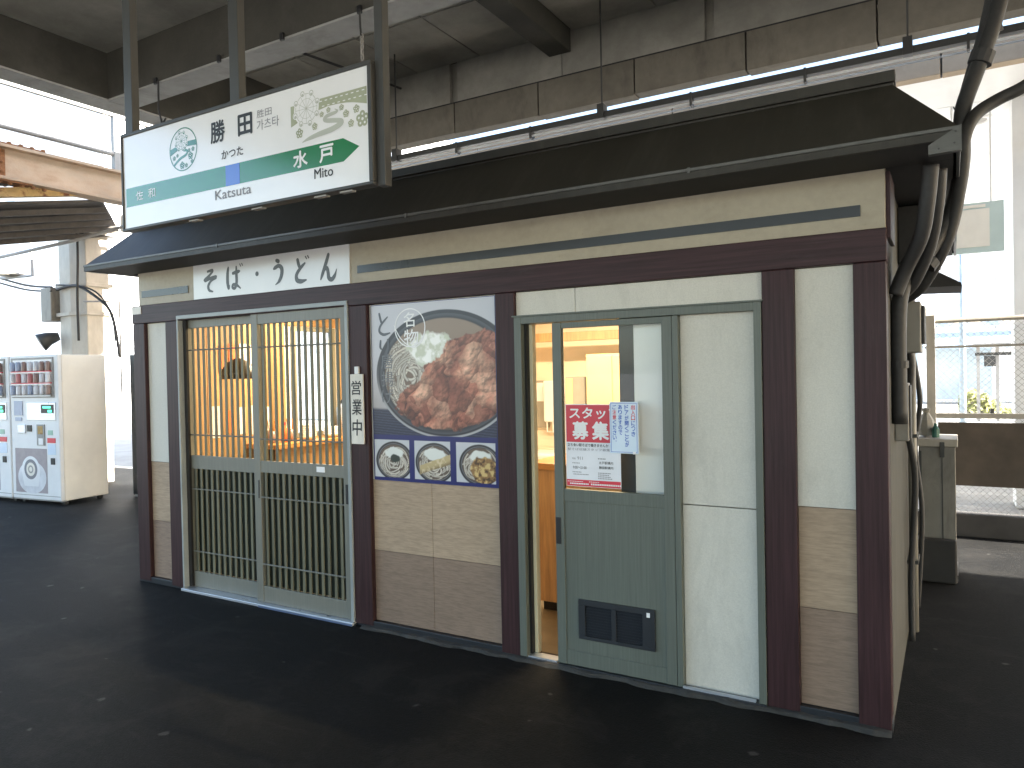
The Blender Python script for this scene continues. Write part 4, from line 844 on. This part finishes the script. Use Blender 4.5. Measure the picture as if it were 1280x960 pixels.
# cables, conduits and boxes on the kiosk's right corner
def sp(pts, n=6):
    P = [Vector(p) for p in pts]; Q = []
    for i in range(len(P)-1):
        p0, p1, p2, p3 = P[max(i-1, 0)], P[i], P[i+1], P[min(i+2, len(P)-1)]
        for k in range(n):
            u = k/n; Q.append(.5*((2*p1)+(p2-p0)*u+(2*p0-5*p1+4*p2-p3)*u*u+(3*p1-p0-3*p2+p3)*u**3))
    return Q+[P[-1]]
cabs = [([(.215, .5, 3.4), (.205, .48, 3.12), (.165, .46, 2.93), (.10, .44, 2.74), (.052, .42, 2.58), (.050, .40, 2.38), (.01, .36, 2.16), (-.10, .30, 1.95), (-.165, .26, 1.86), (-.192, .24, 1.70), (-.192, .24, 1.25)], .032, 'thick grey conduit curving from the canopy down the kiosk corner'),
        ([(.185, .52, 3.4), (.172, .50, 3.12), (.135, .48, 2.92), (.080, .46, 2.72), (.044, .46, 2.56), (.045, .46, 2.36), (.00, .42, 2.12), (-.12, .36, 1.92), (-.185, .30, 1.88)], .026, 'thinner dark conduit beside the thick one at the kiosk corner'),
        ([(.55, .50, 2.86), (.40, .48, 2.75), (.28, .46, 2.665), (.18, .44, 2.62), (.10, .40, 2.56), (.058, .36, 2.46), (.045, .36, 2.30), (.00, .34, 2.06), (-.10, .40, 1.86), (-.185, .46, 1.80)], .027, 'grey conduit coming in from the right edge to the roof corner'),
        ([(-.06, .02, 2.29), (-.075, .05, 2.15), (-.10, .10, 2.02), (-.16, .16, 1.90), (-.20, .18, 1.80)], .030, 'dark loop of hose hanging under the eave at the kiosk corner'),
        ([(-.03, .12, 2.29), (-.04, .14, 2.16), (-.07, .20, 2.00), (-.13, .26, 1.86), (-.19, .30, 1.78), (-.205, .3, 1.62)], .026, 'second dark hose hanging under the eave at the kiosk corner'),
        ([(-.205, .9, 1.70), (-.175, .95, 1.5), (-.20, 1.0, 1.2), (-.17, 1.1, .9), (-.195, 1.15, .4), (-.195, 1.15, .02)], .016, 'long black cable running down the kiosk side wall'),
        ([(-.200, 1.6, 1.6), (-.16, 1.62, 1.3), (-.19, 1.7, 1.0), (-.16, 1.75, .6), (-.19, 1.8, .02)], .014, 'sagging black cable low on the kiosk side wall')]
for pts, r_, lab in cabs: tag(put('conduit', MB().tube(sp(pts), r_, 10), M['conduit' if 'grey' in lab else 'cable'], smooth=True), lab, 'cable')
for z, q in ((2.95, .5),): tag(put('cable_clamp', MB().tube([(.175, q-.02, z-.03), (.17, q-.03, z+.0)], .034, 10), M['cable']), 'dark clamp round the conduits above the roof corner', 'clamp')
for p, q, r_, lab in (((.135, .455, 2.84), (.118, .452, 2.79), .048, 'dark tie binding the conduits above the roof corner'), ((-.085, .34, 1.965), (-.105, .33, 1.935), .058, 'dark tie binding the conduits below the eave'), ((-.192, .24, 1.52), (-.192, .24, 1.49), .038, 'dark clip holding the thick conduit to the side wall')):
    tag(put('cable_tie', MB().tube([p, q], r_, 12), M['cable']), lab, 'cable tie')
t = thing('upper_corner_board', 'dark maroon board on the kiosk side under the eave', 'board', (-.215, .15, 2.18)); bx('board', M['post'], t, -.221, -.205, .03, .30, 2.02, 2.29, .002)
t = thing('junction_box', 'dark junction box with lid on the kiosk side wall', 'junction box', (-.1, .95, 2.15)); bx('box_body', M['conduit'], t, -.2215, -.055, .80, 1.10, 2.00, 2.285, .006); bx('box_lid', M['cable'], t, -.0545, -.040, .79, 1.11, 1.99, 2.28, .004)
t = thing('small_awning', 'small dark pointed hood on the kiosk side wall', 'hood', (-.1, 1.9, 1.98)); put('hood_plate', MB().prism([(-.2215, 2.15), (-.2215, 1.965), (.06, 1.955), (.055, 1.975)], 'y', 1.7, 2.2), M['soffit'], t)
t = thing('wall_meter', 'grey meter box low on the kiosk side wall', 'meter', (-.18, .9, 1.75)); bx('meter_body', M['box'], t, -.2215, -.12, .62, .86, 1.56, 1.80, .006); bx('meter_cover', M['conduit'], t, -.1195, -.105, .64, .84, 1.60, 1.78, .004)
t = thing('pipe_stack', 'pair of grey downpipes on the kiosk side wall', 'pipe', (-.2, 1.35, .9))
for y, r_ in ((1.32, .022), (1.45, .016)):
    put('downpipe', MB().tube([(-.19, y, .02), (-.19, y, 1.95)], r_, 10), M['box'], t, smooth=True)
for z in (.4, 1.1, 1.7): bx('pipe_bracket', M['steel'], t, -.2215, -.165, 1.29, 1.48, z, z+.02, .001)
t = thing('lower_wall_box', 'small grey control box below the meter on the kiosk side wall', 'control box', (-.2, .5, 1.3)); bx('box_body', M['box'], t, -.2215, -.165, .40, .55, 1.16, 1.42, .005); bx('box_lid', M['conduit'], t, -.1645, -.158, .41, .54, 1.17, 1.41, .002)

# ------------------------------------------------------------------ vending machines, dark cabinet, column at the left
def vending(name, lab, ox, oy, rz, w, seed, full=True):
    t = thing(name, lab, 'vending machine', (ox, oy, 0), 'vending machines', rz); D, H = .66, 1.845; rn = random.Random(seed)
    def B(nm, m, *a, **k): return put(nm, MB().box(*a), m, t, k.pop('bev', .003), local=True, **k)
    B('cabinet', M['offwhite'], 0.004, w-.004, .071, D, .05, H, bev=.012)
    B('front_door', M['white'], 0, w, 0.02, .07, .06, H, bev=.012); B('foot_rail', M['greysteel'], .0, w, .03, .09, .045, .0595, bev=.002)
    for x in (.06, w-.1):
        for y in (.1, D-.1): B('foot', M['black'], x, x+.05, y, y+.05, .001, .0495, bev=0)
    fw = MB()
    for a in ((.045, w-.07, .008, .0195, 1.32, 1.345), (.045, w-.07, .008, .0195, 1.79, 1.815), (.045, .07, .008, .0195, 1.3452, 1.7898), (w-.095, w-.07, .008, .0195, 1.3452, 1.7898)): fw.box(*a)
    win = put('display_window', fw, M['greysteel'], t, .002, local=True); 
    B('display_back', M['whiteink'], .07, w-.095, .0135, .0195, 1.345, 1.79, bev=0)
    protos = {}
    for rI, z in enumerate((1.36, 1.505, 1.65)):
        put('shelf', MB().box(.07, w-.095, -.012, .0133, z-.012, z), M['red' if rI else 'greysteel'], win, 0, local=True)
        n = 7
        for i in range(n):
            x = .11+i*(w-.24)/(n-1); cn = rn.choice(['canred', 'canblue', 'canwhite', 'candark', 'canwhite'])
            if cn not in protos:
                protos[cn] = put('drink_can', MB().lathe([(0, 0), (.026, 0), (.028, .01), (.028, .095), (.020, .115), (0, .115)], (0, 0, 0), 10), M[cn], win, smooth=True, local=True); q = protos[cn]
            else: q = clone(protos[cn])
            q.location = (x, -.016+.0, z+.0005)
        put('price_strip', MB().box(.075, w-.1, -.0135, -.0122, z-.024, z-.0122), M['whiteink'], win, 0, local=True)
    B('control_panel', M['alu'], .35*w, .94*w, .010, .0198, 1.04, 1.26, bev=.004); B('digital_display', M['black'], .66*w, .91*w, .004, .0098, 1.13, 1.235, bev=.002)
    put('lit_digits', MB().box(.70*w, .86*w, .0025, .0038, 1.19, 1.215), M['screen'], t, 0, local=True); put('lit_digits', MB().box(.80*w, .88*w, .0025, .0038, 1.14, 1.17), M['screen'], t, 0, local=True)
    B('selection_buttons', M['canblue'], .08*w, .26*w, .012, .0198, 1.10, 1.28); B('selection_buttons', M['canblue'], .10*w, .24*w, .012, .0198, 1.03, 1.075)
    B('coin_flap', M['alu'], .16*w, .32*w, .002, .0198, .88, .985, bev=.006); B('coin_slot', M['black'], .35*w, .44*w, .008, .0198, .90, .98)
    B('bill_slot', M['greysteel'], .55*w, .71*w, .008, .0198, .73, .99); put('bill_plate', MB().box(.58*w, .68*w, .0055, .0078, .87, .97), M['rustyellow'], t, 0, local=True); put('bill_plate', MB().box(.59*w, .68*w, .0055, .0078, .74, .82), M['whiteink'], t, 0, local=True)
    B('lit_tag', M['redlamp'], .76*w, .92*w, .012, .0198, .765, .825, bev=.001); B('green_sticker', mat('pale_green_sticker', (.30, .48, .38), .4), .77*w, .87*w, .016, .0198, .86, .92, bev=0)
    B('sticker', M['bluepaper'], .76*w, .92*w, .0165, .0198, .62, .75, bev=0); B('return_cup', M['black'], .82*w, .90*w, .010, .0198, .50, .58)
    # advertising print of a cup on a saucer
    B('advert_sheet', mat('advert_mauve', (.36, .31, .32), .4), .075*w, .735*w, .0165, .0197, .14, .69, bev=0)
    cx = .42*w
    def E(nm, m, fl, k): emitflat(nm, fl, m, t, (0, .0165, 0), (1, 0, 0), (0, 0, 1), lift=.0006*k, local=True)
    E('advert_saucer', M['canwhite'], Flat().disc(cx, .33, .27, 36, .205), 1); E('advert_cup', M['whiteink'], Flat().disc(cx-.02, .42, .175, 36, .175).poly([(cx-.2, .41), (cx+.16, .41), (cx+.12, .22), (cx-.15, .22)]), 2)
    E('advert_coffee', M['inkgrey'], Flat().disc(cx-.02, .43, .125, 32, .125), 3); E('advert_froth', M['qrcream'], Flat().disc(cx-.02, .43, .085, 28, .085), 4); E('advert_froth', M['greysteel'], Flat().ring(cx-.02, .43, .03, .05, 24), 5)
    B('lower_seam', M['greysteel'], .01, w-.01, .0175, .0198, .105, .112, bev=0)
    return t
vending('vending_machine', 'ivory vending machine with coffee cup advert and plain side panel nearest the kiosk', -10.234, 1.491, R(6.25), .918, 3)
vending('vending_machine', 'white vending machine cut off by the left edge of the photo', -11.18, 1.42, R(4), .93, 5)
t = thing('dark_cabinet', 'tall black cabinet behind the ivory vending machine', 'cabinet', (-8.85, 2.75, 0))
bx('cabinet_body', M['black'], t, -9.2, -8.45, 2.45, 3.1, .03, 1.845, .01); bx('cabinet_door', M['steel'], t, -8.86, -8.46, 2.435, 2.449, .06, 1.82, .004); bx('plinth', M['greysteel'], t, -9.18, -8.47, 2.46, 3.08, .001, .029, 0); bx('side_label', M['whiteink'], t, -8.66, -8.62, 2.430, 2.4345, .22, .42, 0)
t = thing('steel_column', 'cream painted steel column with clamps and cables behind the vending machines', 'column', (-11.15, 2.9, 0))
put('column_shaft', MB().prism([(-11.45, 2.8), (-11.12, 2.78), (-10.84, 2.86), (-10.84, 3.2), (-11.45, 3.2)], 'z', 0.001, 3.66), M['paleSteel'], t, .01)
for z in (2.48, 2.90): put('clamp_ring', MB().prism([(-11.49, 2.765), (-11.11, 2.745), (-10.80, 2.835), (-10.80, 3.24), (-11.49, 3.24)], 'z', z, z+.055), M['paleSteel'], t, .004)
put('cap_plate', MB().box(-11.56, -10.72, 2.70, 3.3, 3.661, 3.70), M['paleSteel'], t)
bx('switch_box', M['box'], t, -11.78, -11.50, 2.70, 2.92, 2.42, 2.92, .01)
put('speaker_horn', MB().tube([(-11.66, 2.62, 2.10), (-11.62, 2.72, 2.16), (-11.56, 2.84, 2.2)], [.14, .10, .06], 12), M['steel'], t, smooth=True)
wires = [([(-10.80, 2.72, 3.66), (-10.76, 2.70, 3.3), (-10.80, 2.70, 2.7), (-10.83, 2.72, 2.1)], .018, 'thin dark cable running down the right edge of the cream column'),
         ([(-13.5, 2.8, 3.28), (-12.4, 2.8, 3.03), (-11.5, 2.72, 2.92)], .016, 'upper dark cable strung from the left to the cream column'),
         ([(-13.5, 2.8, 3.20), (-12.4, 2.8, 2.96), (-11.5, 2.71, 2.86)], .014, 'lower dark cable strung from the left to the cream column'),
         ([(-11.4, 2.74, 2.88), (-10.9, 2.74, 2.90), (-10.45, 2.75, 2.72), (-10.15, 2.78, 2.5), (-10.05, 2.8, 2.2), (-9.98, 2.8, 1.84)], .020, 'dark cable sagging from the cream column down behind the ivory vending machine'),
         ([(-11.4, 2.73, 2.95), (-10.6, 2.75, 2.84), (-10.25, 2.78, 2.62), (-10.1, 2.8, 2.3), (-10.08, 2.8, 2.05)], .012, 'thin second cable sagging beside the first at the cream column')]
for pts, r_, lab in wires: tag(put('cable', MB().tube(sp(pts), r_, 7), M['cable'], smooth=True), lab, 'cable')
tag(put('thin_pole', MB().tube([(-10.03, 2.85, 1.2), (-10.03, 2.85, 2.62), (-10.9, 2.85, 2.68)], .013, 7), M['greysteel']), 'thin bent grey pipe between the cream column and vending machine', 'pipe')
t = thing('lamp_bracket', 'dark hanging lamp bracket under the rusty canopy', 'lamp', (-12.5, 2.8, 3.3))
put('bracket_arm', MB().tube([(-12.2, 2.8, 3.75), (-12.18, 2.8, 3.16), (-12.9, 2.8, 3.18), (-13.4, 2.8, 3.22)], .022, 7), M['greysteel'], t); put('lamp_head', MB().lathe([(0, .05), (.16, .04), (.22, 0), (.0, -.02)], (-12.75, 2.8, 3.20), 14), M['box'], t, smooth=True)

# ------------------------------------------------------------------ rusty steel canopy at the left
S_ = thing('steel_canopy', 'old rusty steel canopy with riveted girder and dark roof deck beyond the platform roof', 'canopy', (-9.2, 2, 3.7))
hb = MB(); hb.box(-9.075, -9.035, -1, 7, 3.79, 4.11); put('girder_web', hb, M['rust'], S_)
bx('girder_flange', M['rust'], S_, -9.17, -8.94, -1, 7, 4.111, 4.145, .004); bx('girder_flange', M['rust'], S_, -9.17, -8.94, -1, 7, 3.755, 3.789, .004)
bx('splice_plate', M['rustdark'], S_, -9.034, -9.018, .45, .95, 3.80, 4.10, .003); bx('splice_plate', M['rustdark'], S_, -9.16, -8.95, .40, 1.35, 4.1455, 4.162, .003); bx('splice_plate', M['rustdark'], S_, -9.16, -8.95, .40, 1.20, 3.735, 3.7545, .003)
rv = None
for y in (.55, .68, .81, .90):
    for z in (3.85, 3.95, 4.05):
        if rv is None: rv = put('rivet', MB().lathe([(.0, .02), (.018, .014), (.026, 0)], (-9.018, y, z), 8), M['rustdark'], S_); ry_, rz_ = y, z
        else: clone(rv, 0, y-ry_, z-rz_)
for y in np.arange(.5, 1.35, .12):
    for x in (-9.11, -8.99):
        put('rivet', MB().lathe([(.028, 0), (.022, .022), (0, .03)], (x, y, 4.1622), 8), M['rustdark'], S_); put('rivet', MB().lathe([(.028, 0), (.022, -.022), (0, -.03)], (x, y, 3.7348), 8), M['rustdark'], S_)
# railing on top of the girder
for z in (4.835, 4.345): put('guard_rail', MB().tube([(-9.0, -1, z+.01), (-9.0, 7, z-.02)], .030, 8), M['greysteel'], S_, smooth=True)
for y in (-.2, 2.22, 4.6): bx('guard_post', M['greysteel'], S_, -9.04, -8.96, y-.04, y+.04, 4.146, 4.93, .004)
# sloping roof deck below the girder
def quad(name, a, b, c, d, m, th): put(name, MB().add([a, b, c, d]+[(p[0], p[1], p[2]+th) for p in (a, b, c, d)], [(0, 1, 2, 3), (7, 6, 5, 4), (0, 4, 5, 1), (1, 5, 6, 2), (2, 6, 7, 3), (3, 7, 4, 0)]), m, S_)
A0, B0 = Vector((-9.2, .97, 3.52)), Vector((-9.2, 2.15, 3.77)); C0, D0 = Vector((-11, 3.49, 3.78)), Vector((-11, 1.80, 3.40))
ext = (A0-B0)*1.6; ext2 = (D0-C0)*1.3
for k in range(6):
    u0, u1 = k/6, (k+1)/6-.006; L0, L1 = A0+ext, D0+ext2
    quad('deck_sheet', tuple(L0.lerp(L1, u0)), tuple(B0.lerp(C0, u0)), tuple(B0.lerp(C0, u1)), tuple(L0.lerp(L1, u1)), M['deck'], .03)
put('edge_girder', MB().tube([tuple(A0+ext+Vector((.08, 0, .12))), tuple(B0.lerp(A0, .12)+Vector((.08, 0, .12)))], .075, 4), M['rustyellow'], S_)
put('edge_angle', MB().tube([tuple(A0+ext+Vector((.10, 0, .215))), tuple(B0.lerp(A0, .02)+Vector((.10, 0, .215)))], .03, 4), M['steel'], S_)
for k in range(5):
    u = .12+.19*k; put('purlin', MB().tube([tuple((A0+ext).lerp(D0+ext2, u)-Vector((0, 0, .05))), tuple(B0.lerp(C0, u)-Vector((0, 0, .05)))], .045, 4), M['deck'], S_)
put('bracing_rod', MB().tube([(-12.6, 2.0, 3.25), (-10.2, 2.35, 3.42), (-9.0, 2.9, 3.72)], .022, 6), M['greysteel'], S_)

# ------------------------------------------------------------------ buildings and planting outside
def building(name, lab, x0, x1, y, h, pw, ph, win=None, depth=8, z0=-.02, m='bluewhite'):
    t = thing(name, lab, 'building', ((x0+x1)/2, y, 0)); bx('wall_core', M[m], t, x0, x1, y+.06, y+depth, z0, h, 0)
    nz = int(h/ph); first = None
    for j in range(nz):
        x = x0
        while x < x1-.05:
            e = min(x+pw, x1)
            if not (win and win(x, j)): bx('wall_panel', M[m], t, x+.02, e-.02, y, y+.0595, z0+j*ph+.02, z0+(j+1)*ph-.02, 0)
            else:
                w = MB(); a, b, c, d = x+.02, e-.02, z0+j*ph+.02, z0+(j+1)*ph-.02
                w.box(a, a+.12, y, y+.0595, c, d); w.box(b-.12, b, y, y+.0595, c, d); w.box(a+.12, b-.12, y, y+.0595, c, c+.12); w.box(a+.12, b-.12, y, y+.0595, d-.12, d)
                f = put('window', w, M['white'], t); bx('pane', M['darkglass'], f, a+.1205, b-.1205, y+.02, y+.04, c+.1205, d-.1205, 0)
            x = e
    bx('parapet', M['white'], t, x0-.1, x1+.1, y-.1, y+depth, h, h+.35, 0)
    return t
building('panelled_building', 'pale panelled building beyond the vending machines at left', -60, -25.5, 12, 19.5, 2.6, 1.78, lambda x, j: j == 4 and x < -32)
building('white_block', 'plain white block behind the cream column', -25.0, -15.5, 16, 9.5, 3.2, 2.4)
b = building('shop_building', 'white shop building across the plaza seen through the fence', -6, 14, 31, 10, 2.5, 2.5, lambda x, j: j in (0, 3) and int(x*2) % 3 != 0, m='white')
for x in np.arange(-1, 5, .55): bx('window_poster', M['orange' if int(x*20) % 3 else 'darkglass'], b, x, x+.38, 30.9, 30.95, 3.0, 3.8, 0)
put('awning', MB().prism([(30.99, 2.75), (29.9, 2.25), (29.9, 2.10), (30.99, 2.2)], 'x', -1.0, 5.2), M['awn'], b); bx('signboard', M['paper'], b, -1.2, 5.4, 30.8, 30.98, 3.9, 4.7, 0)
t = thing('street_pole', 'blue-grey street pole beyond the fence', 'pole', (.24, 16, 0)); put('pole_shaft', MB().tube([(.22, 16, -.02), (.22, 16, 7)], [.07, .055], 10), mat('blue_grey_pole', (.30, .38, .46), .5), t, smooth=True); bx('pole_base', M['greysteel'], t, .08, .36, 15.86, 16.14, -.02, .12, .01)
t = thing('bus_shelter', 'dark framed shelter standing across the plaza', 'shelter', (1.3, 20, 0))
for x in (.62, 1.05, 1.75, 2.3): bx('shelter_post', M['greysteel'], t, x-.04, x+.04, 20, 20.08, -.02, 1.95, 0)
bx('shelter_roof', M['greysteel'], t, .5, 2.5, 19.7, 20.8, 1.951, 2.05, .02); bx('shelter_beam', M['steel'], t, .55, 2.4, 19.98, 20.1, 1.72, 1.80, 0)
for x, z in ((.75, 1.55), (1.5, 1.5), (1.95, 1.45), (2.1, 1.6)): bx('hanging_sign', M['awn' if x > 1.6 else 'steel'], t, x, x+.26, 19.95, 19.99, z-.12, z+.16, 0)
def hedge(name, lab, x0, x1, y, h, n, seed):
    rn = random.Random(seed); m = MB()
    for _ in range(n):
        x = rn.uniform(x0, x1); c = Vector((x, y+rn.gauss(0, .25), rn.uniform(.02, h)*(.6+.4*math.sin(x*3)))); s = rn.uniform(.04, .10)
        a = Vector((rn.gauss(0, 1), rn.gauss(0, 1), rn.gauss(0, 1))).normalized(); bb = a.orthogonal().normalized()
        m.add([c-a*s, c+bb*s*.5, c+a*s, c-bb*s*.5], [(0, 1, 2, 3)])
    t = thing(name, lab, 'hedge', ((x0+x1)/2, y, 0)); put('foliage', m, M['leaf'], t, kind='stuff'); bx('planter_kerb', M['white'], t, x0-.1, x1+.1, y-.5, y+.5, -.02, .05, 0)
hedge('low_hedge', 'low yellow-green hedge strip across the plaza', .2, 1.5, 22, .75, 2600, 4); hedge('low_hedge', 'short rounder bush at the right of the hedge strip', 1.7, 2.3, 22, .8, 1100, 6)
for i, x in enumerate((-13.5, 5.5)): pass
